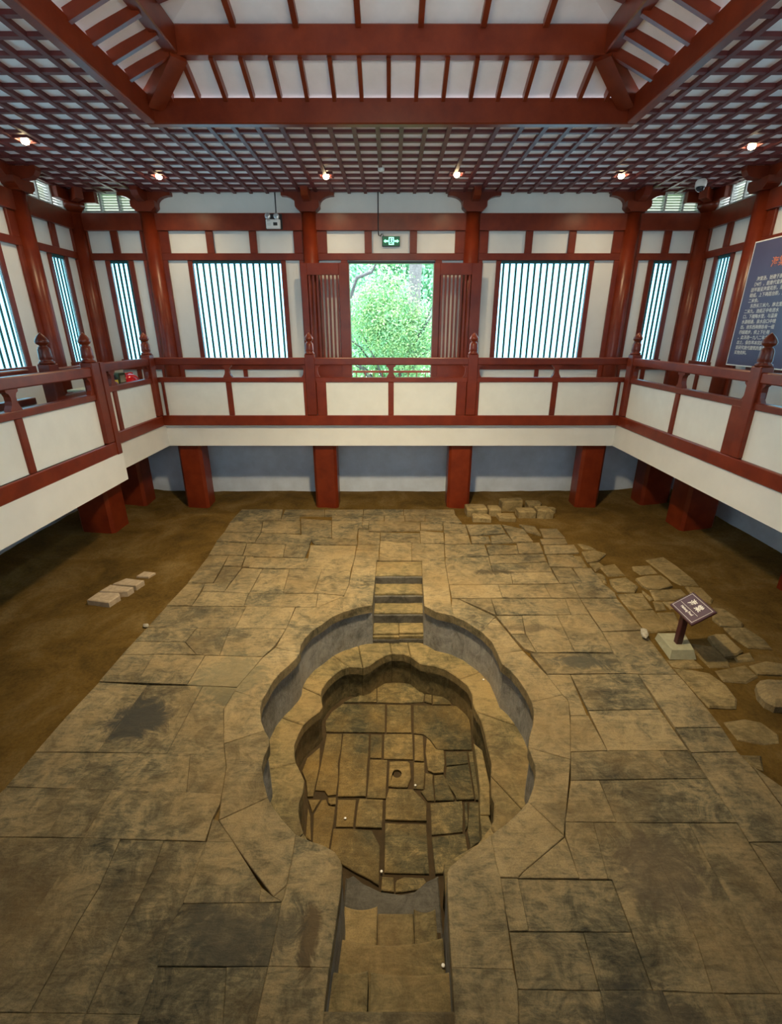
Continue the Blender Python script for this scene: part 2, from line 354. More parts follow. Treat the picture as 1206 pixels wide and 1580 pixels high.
# ---------------------------------------------------------------- plan drawings in metres (tone, outline)
SLABS=[(0.5,[(-3.489,8.108),(-3.117,8.108),(-3.044,7.062),(-3.469,7.062)]),
(0.5,[(-3.104,8.108),(-2.786,8.08),(-2.741,7.681),(-3.062,7.681)]),
(0.4,[(-3.053,7.655),(-2.722,7.655),(-2.736,7.174),(-2.767,7.062),(-3.022,7.062)]),
(0.5,[(-2.773,8.08),(-2.617,8.052),(-2.58,7.655),(-2.71,7.655)]),
(0.55,[(-3.499,8.136),(-3.557,8.733),(-2.93,8.67),(-2.852,8.136)]),
(0.5,[(-3.568,8.765),(-3.565,9.197),(-2.778,9.197),(-2.781,8.701)]),
(0.45,[(-2.764,9.197),(-1.624,9.06),(-1.654,8.577),(-2.768,8.701)]),
(0.5,[(-2.917,8.67),(-2.129,8.608),(-2.062,8.052),(-2.831,8.108)]),
(0.5,[(-2.116,8.608),(-1.628,8.577),(-1.632,8.366),(-1.637,8.025),(-2.049,8.052)]),
(0.45,[(-3.563,9.231),(-3.624,9.858),(-2.905,9.858),(-2.787,9.231)]),
(0.5,[(-2.89,9.858),(-2.054,9.858),(-1.935,9.197),(-2.773,9.231)]),
(0.7,[(-2.61,8.025),(-1.571,7.997),(-1.584,7.58),(-2.585,7.63)]),
(0.65,[(-1.559,7.997),(-0.693,7.905),(-0.724,7.53),(-1.584,7.58)]),
(0.8,[(-2.695,7.605),(-2.329,7.555),(-2.328,6.72),(-2.746,6.761)]),
(0.7,[(-2.318,7.555),(-1.838,7.555),(-1.775,6.72),(-2.317,6.72)]),
(0.65,[(-1.826,7.555),(-1.247,7.555),(-1.271,6.731),(-1.765,6.72)]),
(0.6,[(-1.241,7.555),(-0.724,7.53),(-0.716,7.017),(-0.764,6.659),(-1.201,6.72),(-1.265,6.72)]),
(0.6,[(-3.46,7.039),(-3.168,7.028),(-3.119,6.349),(-3.512,6.349)]),
(0.5,[(-3.165,7.028),(-2.756,7.062),(-2.749,6.772),(-3.12,6.793)]),
(0.7,[(-3.117,6.782),(-2.336,6.71),(-2.305,6.33),(-3.112,6.337)]),
(0.6,[(-2.325,6.71),(-1.2,6.71),(-1.172,6.311),(-2.299,6.33)]),
(0.8,[(-1.189,6.712),(-0.768,6.639),(-1.132,6.311),(-1.166,6.311)]),
(0.5,[(-3.504,6.33),(-2.263,6.311),(-2.261,5.75),(-3.532,5.761)]),
(0.8,[(-2.253,6.311),(-1.492,6.293),(-1.515,5.729),(-2.25,5.745)]),
(0.45,[(-3.532,5.751),(-2.815,5.751),(-2.85,5.425),(-3.552,5.44)]),
(0.4,[(-2.803,5.745),(-2.334,5.745),(-2.277,5.139),(-2.477,5.146),(-2.586,5.159),(-2.841,5.425)]),
(0.6,[(-2.325,5.745),(-1.518,5.721),(-1.586,5.346),(-1.693,5.106),(-2.266,5.132)]),
(0.55,[(-3.552,5.431),(-2.85,5.416),(-2.595,5.159),(-3.569,5.159)]),
(0.5,[(-3.566,5.146),(-3.153,5.146),(-3.1,4.615),(-3.577,4.638)]),
(0.55,[(-3.144,5.146),(-2.464,5.132),(-2.481,4.581),(-3.096,4.615)]),
(0.95,[(-2.455,5.132),(-1.691,5.099),(-1.859,4.542),(-2.474,4.575)]),
(0.85,[(-3.57,4.626),(-2.962,4.573),(-2.977,4.033),(-3.615,4.08)]),
(0.25,[(-2.956,4.57),(-2.283,4.559),(-2.28,3.814),(-2.28,3.584),(-2.66,3.592),(-2.995,3.6),(-2.973,4.033)]),
(0.45,[(-2.275,4.559),(-1.859,4.531),(-1.867,4.471),(-1.903,4.177),(-1.744,3.705),(-1.968,3.664),(-1.964,3.576),(-2.276,3.584),(-2.276,3.814)]),
(0.7,[(-3.612,4.076),(-2.977,4.029),(-2.998,3.6),(-3.623,3.6)]),
(0.6,[(-3.622,3.595),(-2.558,3.586),(-2.626,3.174),(-3.624,3.211)]),
(0.5,[(-2.553,3.584),(-2.039,3.574),(-1.906,3.149),(-2.621,3.173)]),
(0.5,[(-2.034,3.572),(-1.962,3.572),(-1.963,3.66),(-1.743,3.701),(-1.622,3.416),(-1.573,3.138),(-1.9,3.147)]),
(0.3,[(-3.622,3.205),(-2.967,3.187),(-2.933,2.739),(-3.733,2.742)]),
(0.3,[(-2.962,3.184),(-2.614,3.171),(-2.607,2.728),(-2.928,2.736)]),
(0.6,[(-2.609,3.171),(-1.572,3.134),(-1.554,3.035),(-1.573,2.895),(-1.565,2.701),(-2.601,2.725)]),
(0.15,[(-1.569,2.894),(-1.514,2.878),(-1.33,2.697),(-1.548,2.698)]),
(0.25,[(-3.729,2.736),(-2.608,2.725),(-2.616,2.403),(-2.627,2.09),(-2.659,1.637),(-3.814,1.64)]),
(0.45,[(-2.601,2.723),(-2.288,2.717),(-2.253,2.345),(-2.274,2.114),(-2.27,1.915),(-2.277,1.634),(-2.655,1.637),(-2.625,2.09),(-2.613,2.403)]),
(0.4,[(-2.283,2.716),(-1.917,2.706),(-1.898,2.461),(-1.924,2.074),(-1.92,1.631),(-2.273,1.634),(-2.266,1.915),(-2.27,2.114),(-2.249,2.345)]),
(0.3,[(-1.912,2.705),(-1.553,2.695),(-1.561,2.236),(-1.602,2.051),(-1.578,1.864),(-1.573,1.626),(-1.916,1.631),(-1.92,2.074),(-1.894,2.461)]),
(0.55,[(-1.548,2.693),(-1.328,2.691),(-1.007,2.352),(-0.993,2.244),(-1.558,2.238)]),
(0.6,[(-1.004,2.348),(-0.894,2.281),(-0.825,2.249),(-0.989,2.244)]),
(0.7,[(-0.889,2.285),(-0.81,2.358),(-0.814,2.274),(-0.824,2.252)]),
(0.1,[(-1.557,2.233),(-0.822,2.242),(-0.831,1.864),(-1.577,1.867),(-1.598,2.051)]),
(0.2,[(-1.576,1.862),(-1.11,1.858),(-1.043,1.581),(-0.95,1.22),(-1.589,1.22),(-1.57,1.625)]),
(0.2,[(-1.106,1.858),(-0.831,1.86),(-0.842,1.581),(-0.833,1.22),(-0.947,1.22),(-1.04,1.581)]),
(0.5,[(-2.656,1.634),(-2.274,1.631),(-1.917,1.627),(-1.926,1.22),(-2.777,1.22)]),
(0.45,[(-1.914,1.627),(-1.571,1.622),(-1.592,1.22),(-1.922,1.22)]),
(0.35,[(-3.81,1.637),(-2.66,1.634),(-2.78,1.22),(-4.124,1.22)]),
(0.35,[(-1.684,9.009),(-1.237,8.91),(-0.694,8.829),(-0.679,8.608),(-1.531,8.626),(-1.6,8.733)]),
(0.4,[(-0.651,9.858),(-0.499,9.858),(-0.5,9.423),(-0.628,9.444)]),
(0.4,[(-3.617,9.881),(-3.596,10.606),(-2.611,10.606),(-2.505,9.881)]),
(0.85,[(-1.615,8.577),(-0.697,8.546),(-0.691,7.927),(-1.566,8.008)]),
(0.75,[(-0.677,8.349),(-0.241,8.319),(-0.231,7.916),(-0.682,7.916)]),
(0.45,[(-0.665,8.595),(-0.23,8.595),(-0.239,8.337),(-0.679,8.378)]),
(0.75,[(-0.216,8.797),(0.416,8.682),(0.385,7.916),(-0.222,7.916)]),
(0.7,[(0.426,8.67),(1.066,8.623),(1.003,7.873),(0.394,7.916)]),
(0.75,[(1.076,8.608),(1.881,8.608),(1.861,8.086),(1.035,8.036)]),
(0.65,[(1.033,8.014),(1.856,8.063),(1.813,7.456),(2.127,7.442),(2.07,7.033),(0.984,7.006),(1.012,7.863)]),
(0.55,[(1.871,8.1),(2.935,8.164),(2.904,7.863),(2.367,7.794),(1.845,7.768)]),
(0.5,[(1.842,7.753),(2.361,7.773),(2.902,7.836),(2.88,7.456),(1.818,7.456)]),
(0.85,[(2.135,7.437),(2.867,7.442),(2.869,7.05),(2.079,7.033)]),
(0.85,[(0.987,6.982),(1.812,6.995),(1.793,6.579),(1.105,6.56),(0.982,6.579)]),
(0.75,[(1.821,6.995),(2.588,6.995),(2.575,6.579),(1.801,6.579)]),
(0.55,[(2.597,6.995),(3.08,7.039),(3.035,6.579),(2.583,6.579)]),
(0.55,[(3.089,7.039),(3.605,7.053),(3.671,6.741),(3.636,6.579),(3.043,6.579)]),
(0.35,[(2.916,7.605),(3.266,7.605),(3.269,7.062),(2.878,7.055)]),
(0.6,[(3.307,7.605),(3.63,7.605),(3.614,7.062),(3.274,7.055)]),
(0.6,[(3.06,8.577),(3.683,8.608),(3.657,8.258),(2.972,8.184)]),
(0.5,[(2.983,8.136),(3.489,8.142),(3.495,7.635),(2.901,7.681)]),
(0.6,[(2.549,8.67),(3.009,8.692),(2.952,8.221),(2.471,8.204)]),
(0.4,[(1.914,8.589),(2.521,8.577),(2.461,8.193),(1.883,8.147)]),
(0.55,[(2.48,9.674),(2.875,9.408),(2.908,8.777),(2.499,8.733)]),
(0.5,[(1.669,9.666),(2.438,9.666),(2.44,9.197),(1.67,9.094)]),
(0.55,[(1.671,9.013),(2.037,9.013),(2.03,8.701),(1.643,8.67)]),
(0.5,[(2.088,9.026),(2.444,9.128),(2.486,8.733),(2.037,8.67)]),
(0.5,[(2.852,9.666),(3.162,9.554),(3.162,9.094),(2.921,9.319)]),
(0.5,[(3.235,9.434),(3.616,9.434),(3.625,8.946),(3.185,8.946)]),
(0.5,[(3.085,8.881),(3.606,8.874),(3.563,8.639),(3.048,8.623)]),
(0.75,[(0.673,9.819),(1.164,9.819),(1.12,9.39),(0.648,9.408)]),
(0.6,[(1.174,9.78),(1.65,9.666),(1.633,9.21),(1.129,9.21)]),
(0.6,[(0.629,9.316),(1.115,9.21),(1.081,8.701),(0.606,8.701)]),
(0.65,[(1.146,9.183),(1.634,9.183),(1.616,8.67),(1.087,8.639)]),
(0.5,[(-0.493,9.858),(0.655,9.819),(0.628,9.355),(-0.482,9.28)]),
(0.45,[(-0.222,9.217),(0.614,9.183),(0.593,8.701),(0.422,8.711),(-0.214,8.829)]),
(0.5,[(-0.705,9.408),(-0.492,9.387),(-0.479,9.252),(-0.235,9.21),(-0.228,8.626),(-0.667,8.626)]),
(0.5,[(-1.335,9.858),(-0.66,9.858),(-0.636,9.444),(-0.72,9.43),(-0.71,8.861),(-1.226,8.927)]),
(0.4,[(-2.068,10.016),(-1.354,9.897),(-1.243,8.96),(-1.877,9.026)]),
(0.4,[(-2.549,10.606),(-1.61,10.606),(-1.565,10.262),(-2.522,10.262)]),
(0.4,[(-1.595,10.606),(-0.672,10.606),(-0.653,10.262),(-1.55,10.262)]),
(0.4,[(-0.657,10.606),(0.297,10.606),(0.289,10.262),(-0.638,10.262)]),
(0.4,[(0.313,10.606),(1.517,10.606),(1.504,10.262),(0.304,10.262)]),
(0.4,[(-2.528,10.22),(-2.134,10.22),(-2.076,9.897),(-2.503,9.897)]),
(0.4,[(-1.378,10.22),(-0.666,10.22),(-0.648,9.897),(-1.34,9.897)]),
(0.5,[(-0.651,10.22),(-0.167,10.22),(-0.162,9.897),(-0.633,9.897)]),
(0.4,[(-0.151,10.22),(0.318,10.22),(0.308,9.858),(-0.147,9.858)]),
(0.4,[(0.333,10.22),(0.787,10.22),(0.763,9.858),(0.323,9.858)]),
(0.4,[(0.802,10.22),(1.514,10.22),(1.588,9.78),(0.778,9.858)]),
(0.7,[(1.106,6.53),(1.603,6.548),(1.584,6.085)]),
(0.5,[(1.612,6.552),(2.795,6.552),(2.722,6.096),(1.602,6.096)]),
(0.7,[(2.801,6.552),(3.03,6.552),(3.008,6.099),(2.729,6.089)]),
(0.6,[(3.042,6.56),(3.631,6.56),(3.626,6.035),(3.631,5.713),(3.026,5.674)]),
(0.65,[(1.589,6.064),(1.973,6.068),(1.901,5.615),(1.708,5.615)]),
(0.4,[(1.704,5.589),(1.904,5.595),(1.939,5.186),(1.809,5.269)]),
(0.7,[(1.979,6.064),(2.498,6.071),(2.458,5.205),(1.947,5.186),(1.912,5.604)]),
(0.5,[(2.505,6.071),(2.999,6.082),(3.003,5.651),(2.968,5.186),(2.466,5.203)]),
(0.55,[(3.021,5.657),(3.614,5.688),(3.578,4.913),(3.583,4.775),(3.097,4.778),(2.956,4.79),(2.978,5.179)]),
(0.25,[(1.862,5.177),(2.971,5.173),(2.949,4.781),(1.956,4.77)]),
(0.65,[(1.945,4.759),(2.237,4.759),(2.187,4.09),(2.006,4.09),(2.054,4.275),(2.056,4.358),(2.026,4.41)]),
(0.6,[(2.003,4.082),(2.199,4.082),(2.212,3.62),(1.836,3.603)]),
(0.4,[(2.248,4.759),(2.947,4.773),(3.088,4.766),(3.044,4.193),(2.236,4.169)]),
(0.75,[(2.234,4.157),(3.045,4.184),(3.044,3.625),(2.219,3.622)]),
(0.8,[(3.094,4.761),(3.58,4.761),(3.589,4.632),(3.59,4.196),(3.577,3.923),(3.08,3.919)]),
(0.55,[(3.075,3.905),(3.577,3.912),(3.532,3.606),(3.058,3.595)]),
(0.3,[(1.834,3.595),(2.213,3.611),(2.745,3.615),(2.75,3.297),(1.997,3.283),(1.721,3.277)]),
(0.25,[(2.752,3.615),(3.037,3.615),(3.035,3.3),(2.756,3.297)]),
(0.8,[(1.717,3.269),(1.986,3.271),(1.966,2.864),(1.525,2.867)]),
(0.35,[(1.993,3.273),(3.031,3.291),(3.021,2.863),(1.97,2.862)]),
(0.65,[(3.052,3.585),(3.533,3.598),(3.553,3.402),(3.524,3.004),(3.515,2.698),(3.008,2.695),(3.025,2.86),(3.038,3.294)]),
(0.5,[(3.57,3.416),(3.68,3.205),(3.815,2.961),(3.592,2.698),(3.521,2.698),(3.535,3.01)]),
(0.5,[(3.017,2.691),(3.587,2.693),(3.517,2.384),(3.193,2.578)]),
(0.45,[(3.01,2.684),(3.189,2.573),(3.51,2.377),(3.438,1.734),(2.992,1.702),(2.986,2.312)]),
(0.6,[(1.474,2.731),(1.477,2.415),(1.002,2.415),(1.054,2.459)]),
(0.55,[(1.524,2.862),(1.761,2.858),(1.696,2.408),(1.478,2.406),(1.483,2.742)]),
(0.45,[(1.765,2.857),(2.157,2.857),(2.167,2.321),(2.149,2.005),(2.083,1.727),(1.706,1.74),(1.72,2.06),(1.73,2.4),(1.7,2.407)]),
(0.5,[(2.161,2.857),(2.598,2.856),(2.567,2.568),(2.555,2.2),(2.528,1.892),(2.521,1.725),(2.088,1.729),(2.154,2.005),(2.171,2.321)]),
(0.5,[(2.603,2.856),(3.017,2.856),(3.001,2.688),(2.981,2.307),(2.987,1.7),(2.525,1.725),(2.532,1.892),(2.558,2.2),(2.571,2.568)]),
(0.6,[(0.861,2.41),(0.993,2.408),(0.983,2.067),(0.848,2.064),(0.85,2.195)]),
(0.3,[(0.997,2.406),(1.725,2.396),(1.715,2.061),(0.987,2.067)]),
(0.4,[(0.847,2.059),(1.369,2.058),(1.357,1.742),(0.829,1.75)]),
(0.35,[(1.375,2.058),(1.714,2.057),(1.702,1.742),(1.362,1.742)]),
(0.45,[(0.828,1.745),(1.359,1.737),(1.343,1.524),(1.266,1.22),(0.723,1.22)]),
(0.15,[(1.363,1.737),(1.763,1.738),(1.759,1.581),(1.727,1.22),(1.27,1.22)]),
(0.5,[(1.767,1.737),(2.156,1.723),(2.16,1.581),(2.135,1.22),(1.731,1.22)]),
(0.4,[(2.159,1.721),(2.52,1.722),(2.984,1.698),(2.968,1.22),(2.138,1.22)]),
(0.4,[(2.991,1.699),(3.437,1.731),(3.323,1.22),(2.972,1.22)])]
RUBBLE=[(0.6,0,[(4.817,7.965),(5.211,8.102),(5.261,7.703),(5.266,7.219),(5.214,6.996),(4.929,7.023),(4.87,7.162),(4.839,7.577)]),
(0.55,0.02,[(4.97,6.961),(5.209,6.907),(5.169,6.549),(5.075,6.442),(4.932,6.5),(4.926,6.75)]),
(0.55,0,[(4.433,7.703),(4.775,7.735),(4.76,7.454),(4.428,7.394),(4.387,7.577)]),
(0.9,0.06,[(4.248,7.196),(4.443,7.277),(4.728,7.283),(4.761,7.139),(4.735,6.945),(4.461,6.837),(4.301,6.864),(4.248,6.945)]),
(0.6,0,[(4.312,6.862),(4.851,6.888),(4.837,6.681),(4.531,6.557),(4.238,6.542)]),
(0.5,0,[(3.826,7.703),(4.15,7.799),(4.142,7.365),(3.83,7.335)]),
(0.5,0.02,[(3.802,7.211),(4.108,7.269),(4.168,6.961),(4.024,6.775),(3.756,6.801),(3.743,7.015)]),
(0.55,0,[(3.715,6.732),(4.139,6.758),(4.072,6.296),(3.686,6.251)]),
(0.55,0,[(3.707,6.242),(4.06,6.251),(4.041,5.723),(3.662,5.664)]),
(0.5,0,[(4.087,6.183),(4.359,6.206),(4.215,5.703),(4.041,5.723),(4.044,5.988)]),
(0.5,0,[(4.191,6.862),(4.233,6.582),(4.156,6.533),(4.152,6.758)]),
(0.9,0.01,[(4.338,6.492),(4.531,6.492),(4.449,6.281),(4.349,6.281)]),
(0.5,0,[(4.195,6.508),(4.336,6.484),(4.272,6.274),(4.11,6.251)]),
(0.5,0,[(3.651,7.454),(3.773,7.335),(3.692,7.078),(3.648,7.106)]),
(0.75,0.05,[(4.457,5.536),(4.595,5.593),(4.727,5.586),(4.714,5.335),(4.712,5.213),(4.572,5.129),(4.412,5.112),(4.406,5.3)]),
(0.5,0,[(4.563,5.16),(4.826,5.227),(4.771,5.061),(4.516,5.028)]),
(0.6,0.02,[(4.615,4.94),(4.889,5.029),(5.216,4.94),(5.08,4.771),(4.607,4.786)]),
(0.85,0.14,[(4.385,4.528),(4.485,4.599),(4.588,4.619),(4.768,4.599),(4.796,4.5),(4.633,4.286),(4.46,4.16),(4.337,4.165),(4.281,4.235),(4.294,4.365)]),
(0.45,0,[(3.625,4.902),(3.833,4.871),(4.02,4.81),(4.088,4.607),(4.058,4.363),(3.953,4.223),(3.656,4.236),(3.639,4.389),(3.632,4.635)]),
(0.5,0,[(3.63,5.061),(3.983,5.087),(4.006,4.918),(3.749,4.902),(3.63,4.949)]),
(0.4,0,[(4.14,5.421),(4.439,5.332),(4.411,5.028),(4.351,4.908),(4.078,4.902),(4.092,5.16)]),
(0.45,0.02,[(5.017,6.311),(5.162,6.265),(5.19,6.087),(5.188,5.875),(5.107,5.793),(4.829,5.834),(4.818,6)]),
(0.45,0.01,[(4.848,5.788),(5.153,5.788),(5.22,5.499),(5.169,5.283),(4.866,5.318),(4.82,5.574)]),
(0.4,0,[(4.111,4.856),(4.576,4.965),(4.587,4.751),(4.364,4.635),(4.106,4.663)]),
(0.4,-0.02,[(3.69,4.028),(3.955,4.075),(4.101,4.028),(4.159,3.85),(4.078,3.723),(3.894,3.702),(3.651,3.765)]),
(0.45,0,[(3.522,3.584),(3.761,3.574),(3.66,3.405),(3.59,3.451)]),
(0.55,0.02,[(3.728,8.295),(3.994,8.368),(4.163,8.209),(3.909,7.932),(3.665,7.852)]),
(0.4,0,[(3.519,8.144),(3.645,8.109),(3.6,7.677),(3.452,7.677)]),
(0.5,0,[(3.803,8.699),(3.986,8.583),(4.055,8.432),(3.813,8.47)]),
(0.5,0,[(3.693,7.839),(3.887,7.872),(3.922,7.741),(3.684,7.521)]),
(0.45,0,[(3.659,7.46),(3.764,7.4),(3.735,7.168),(3.6,7.111)])]
POOL_FLOOR=[(0.55,[(-0.723,5.68),(-0.221,5.686),(-0.23,5.988),(-0.345,5.911),(-0.495,5.817),(-0.625,5.756)]),
(0.5,[(-0.212,5.683),(0.069,5.673),(0.183,5.668),(0.497,5.693),(0.527,5.857),(0.463,5.938),(0.332,6.084),(0.174,6.116),(0.074,6.121),(-0.034,6.11),(-0.143,6.095),(-0.22,5.999)]),
(0.4,[(0.51,5.691),(0.62,5.652),(0.635,5.835),(0.536,5.851)]),
(0.3,[(0.635,5.642),(0.917,5.642),(0.907,5.711),(0.801,5.798),(0.651,5.838)]),
(0.35,[(-0.952,5.329),(-0.882,5.497),(-0.739,5.647),(-0.092,5.642),(-0.085,5.106),(-0.922,5.117),(-0.949,5.236)]),
(0.45,[(-0.06,5.637),(0.069,5.637),(0.304,5.632),(0.289,5.106),(-0.064,5.106)]),
(0.25,[(0.344,5.627),(0.99,5.617),(1.093,5.485),(1.151,5.353),(1.142,5.214),(1.133,5.08),(1.101,4.813),(0.734,4.809),(0.626,4.819),(0.561,4.954),(0.473,5.061),(0.448,5.075),(0.32,5.091)]),
(0.55,[(-0.908,5.079),(-0.693,5.079),(-0.682,4.829),(-0.698,4.593),(-0.671,4.373),(-0.675,4.147),(-0.775,4.134),(-0.821,4.197),(-0.94,4.205),(-0.923,4.537)]),
(0.5,[(-0.672,5.079),(-0.308,5.07),(-0.302,4.729),(-0.313,4.518),(-0.306,4.234),(-0.309,4.121),(-0.651,4.117),(-0.662,4.355),(-0.675,4.593)]),
(0.5,[(-0.287,5.07),(-0.123,5.061),(-0.126,4.674),(-0.28,4.678)]),
(0.6,[(-0.096,5.074),(0.156,5.079),(0.3,5.07),(0.295,4.655),(-0.097,4.662)]),
(0.45,[(0.329,5.061),(0.45,5.05),(0.436,4.624),(0.312,4.632)]),
(0.5,[(-0.279,4.655),(-0.05,4.647),(-0.064,4.093),(-0.293,4.101)]),
(0.45,[(0.3,4.612),(0.443,4.609),(0.431,4.409),(0.407,4.22),(0.282,4.227)]),
(0.5,[(0.445,4.45),(0.539,4.423),(0.525,4.32),(0.529,4.217),(0.524,4.062),(0.441,4.062),(0.368,4.183),(0.417,4.217)]),
(0.8,[(0.499,5.003),(0.543,4.95),(0.616,4.809),(0.716,4.795),(0.707,4.593),(0.676,4.445),(0.551,4.439),(0.478,4.481),(0.465,4.765)]),
(0.25,[(0.737,4.777),(1.028,4.777),(1.017,4.593),(0.726,4.556)]),
(0.2,[(0.724,4.533),(1.017,4.574),(1.013,4.078),(0.792,4.069),(0.783,4.134),(0.685,4.32)]),
(0.5,[(0.551,4.405),(0.673,4.423),(0.773,4.085),(0.759,4.064),(0.537,4.064),(0.54,4.268)]),
(0.6,[(1.04,4.765),(1.115,4.775),(1.094,4.069),(1.025,4.069)]),
(0.6,[(-1.006,4.08),(-0.857,4.08),(-0.93,3.912),(-0.957,3.973)]),
(0.5,[(-0.84,4.073),(-0.791,4.085),(-0.754,4.005),(-0.667,3.989),(-0.665,3.806),(-0.686,3.475),(-0.869,3.542),(-0.912,3.893)]),
(0.5,[(-0.991,3.973),(-0.95,3.881),(-0.892,3.58),(-0.961,3.621)]),
(0.55,[(-0.768,4.098),(-0.671,4.106),(-0.664,4.017),(-0.725,4.008),(-0.755,4.037)]),
(0.5,[(-0.645,4.081),(-0.422,4.081),(-0.435,3.744),(-0.634,3.744)]),
(0.55,[(-0.383,4.085),(-0.096,4.073),(-0.104,3.725),(-0.409,3.737),(-0.399,3.989)]),
(0.65,[(-0.026,4.22),(0.056,4.217),(0.268,4.212),(0.429,4.024),(0.414,3.809),(0.053,3.817),(-0.067,3.827),(-0.064,4.069)]),
(0.8,[(0.475,4.033),(0.861,4.065),(0.856,3.927),(0.814,3.687),(0.459,3.651)]),
(0.5,[(0.884,4.041),(0.925,4.041),(0.889,3.763),(0.846,3.694)]),
(0.5,[(0.946,4.044),(1.095,4.037),(1.12,3.851),(1.138,3.763),(1.116,3.649),(0.926,3.539),(0.877,3.506),(0.869,3.677)]),
(0.15,[(-0.656,3.716),(-0.447,3.716),(-0.216,3.694),(-0.121,3.519),(-0.125,3.128),(-0.227,3.187),(-0.386,3.258),(-0.523,3.332),(-0.665,3.473)]),
(0.4,[(-0.067,3.789),(0.052,3.784),(0.406,3.774),(0.401,3.243),(0.048,3.249),(-0.071,3.255)]),
(0.65,[(0.456,3.618),(0.838,3.66),(0.838,3.473),(0.611,3.295),(0.566,3.244),(0.464,3.237)]),
(0.55,[(-0.094,3.214),(0.027,3.208),(0.033,3.071),(-0.1,3.083)]),
(0.7,[(0.045,3.157),(0.06,3.181),(0.137,3.213),(0.34,3.202),(0.368,3.163),(0.298,3.096),(0.121,3.074),(0.044,3.069)]),
(0.6,[(-1.149,4.467),(-1.114,4.666),(-0.969,4.844),(-0.934,4.537),(-0.95,4.117),(-1.018,4.112),(-1.072,4.32)])]
DRAIN=[(-0.024,4.618),(0.06,4.628),(0.22,4.626),(0.252,4.593),(0.259,4.373),(0.207,4.237),(0.057,4.239),(-0.038,4.254)]
DRAIN_C=(0.077,4.43)
RIM=[(0.75,[(-0.689,7.905),(-0.272,7.905),(-0.28,7.006),(-0.712,7.006)]),
(0.7,[(-0.71,6.991),(-0.28,6.991),(-0.294,6.349),(-0.513,6.275),(-0.742,6.148),(-0.758,6.639)]),
(0.7,[(-0.753,6.631),(-0.742,6.148),(-0.886,6.026),(-1.007,5.842),(-1.129,5.682),(-1.205,5.499),(-1.235,5.339),(-1.22,5.186),(-1.564,5.302),(-1.512,5.729),(-1.476,6.289),(-1.129,6.293)]),
(0.8,[(-1.22,5.186),(-1.243,5.079),(-1.314,4.925),(-1.393,4.79),(-1.449,4.631),(-1.477,4.438),(-1.501,4.323),(-1.864,4.473),(-1.854,4.536),(-1.681,5.092),(-1.568,5.291)]),
(0.75,[(-1.501,4.323),(-1.483,4.167),(-1.431,4.005),(-1.356,3.866),(-1.739,3.703),(-1.895,4.175),(-1.86,4.464)]),
(0.4,[(-1.356,3.866),(-1.282,3.763),(-1.262,3.68),(-1.281,3.529),(-1.272,3.416),(-1.212,3.256),(-1.134,3.093),(-1.51,2.884),(-1.566,3.125),(-1.617,3.416),(-1.735,3.696)]),
(0.7,[(-1.134,3.093),(-1.07,3.004),(-0.949,2.878),(-0.812,2.753),(-0.807,2.533),(-0.812,2.361),(-0.892,2.286),(-1.177,2.548),(-1.428,2.797),(-1.508,2.88)]),
(0.65,[(-0.812,2.753),(-0.678,2.696),(-0.562,2.661),(-0.464,2.609),(-0.409,2.54),(-0.391,2.484),(-0.387,2.323),(-0.398,2.134),(-0.417,1.854),(-0.827,1.864),(-0.821,2.244),(-0.812,2.272),(-0.808,2.36),(-0.803,2.533)]),
(0.6,[(-0.827,1.861),(-0.417,1.854),(-0.425,1.668),(-0.423,1.581),(-0.404,1.266),(-0.844,1.266),(-0.839,1.581)]),
(0.8,[(0.581,7.871),(0.998,7.852),(0.977,6.974),(0.941,6.324),(0.947,6.043),(0.91,6.068),(0.693,6.152),(0.522,6.33),(0.542,7.062)]),
(0.75,[(0.947,6.043),(1.093,5.924),(1.295,5.651),(1.531,5.992),(1.571,6.026),(1.098,6.511),(1.061,6.54),(0.981,6.55),(0.948,6.33)]),
(0.85,[(1.295,5.651),(1.395,5.416),(1.422,5.159),(1.765,5.241),(1.568,5.992),(1.534,5.982)]),
(0.85,[(1.422,5.159),(1.431,4.963),(1.512,4.834),(1.575,4.653),(1.615,4.461),(1.629,4.282),(1.977,4.393),(2.02,4.408),(1.939,4.766),(1.767,5.233)]),
(0.7,[(1.629,4.282),(1.609,4.128),(1.554,3.964),(1.455,3.771),(1.415,3.648),(1.696,3.549),(1.798,3.511),(1.952,3.946),(2.049,4.271),(2.049,4.349),(2.017,4.4),(1.977,4.387)]),
(0.6,[(1.415,3.648),(1.421,3.51),(1.425,3.438),(1.395,3.322),(1.334,3.189),(1.25,3.054),(1.471,2.753),(1.513,2.849),(1.607,3.061),(1.797,3.506),(1.694,3.545)]),
(0.7,[(1.25,3.054),(1.138,2.951),(1.009,2.851),(0.849,2.747),(0.85,2.485),(0.856,2.421),(0.997,2.418),(1.048,2.461),(1.473,2.741),(1.47,2.748)]),
(0.8,[(0.849,2.747),(0.635,2.609),(0.469,2.493),(0.446,2.45),(0.436,2.368),(0.422,2.134),(0.41,1.854),(0.821,1.847),(0.834,2.016),(0.846,2.195),(0.859,2.417),(0.846,2.484)]),
(0.65,[(0.41,1.854),(0.821,1.843),(0.825,1.753),(0.791,1.581),(0.732,1.266),(0.389,1.266),(0.397,1.581),(0.402,1.69),(0.41,1.854)])]
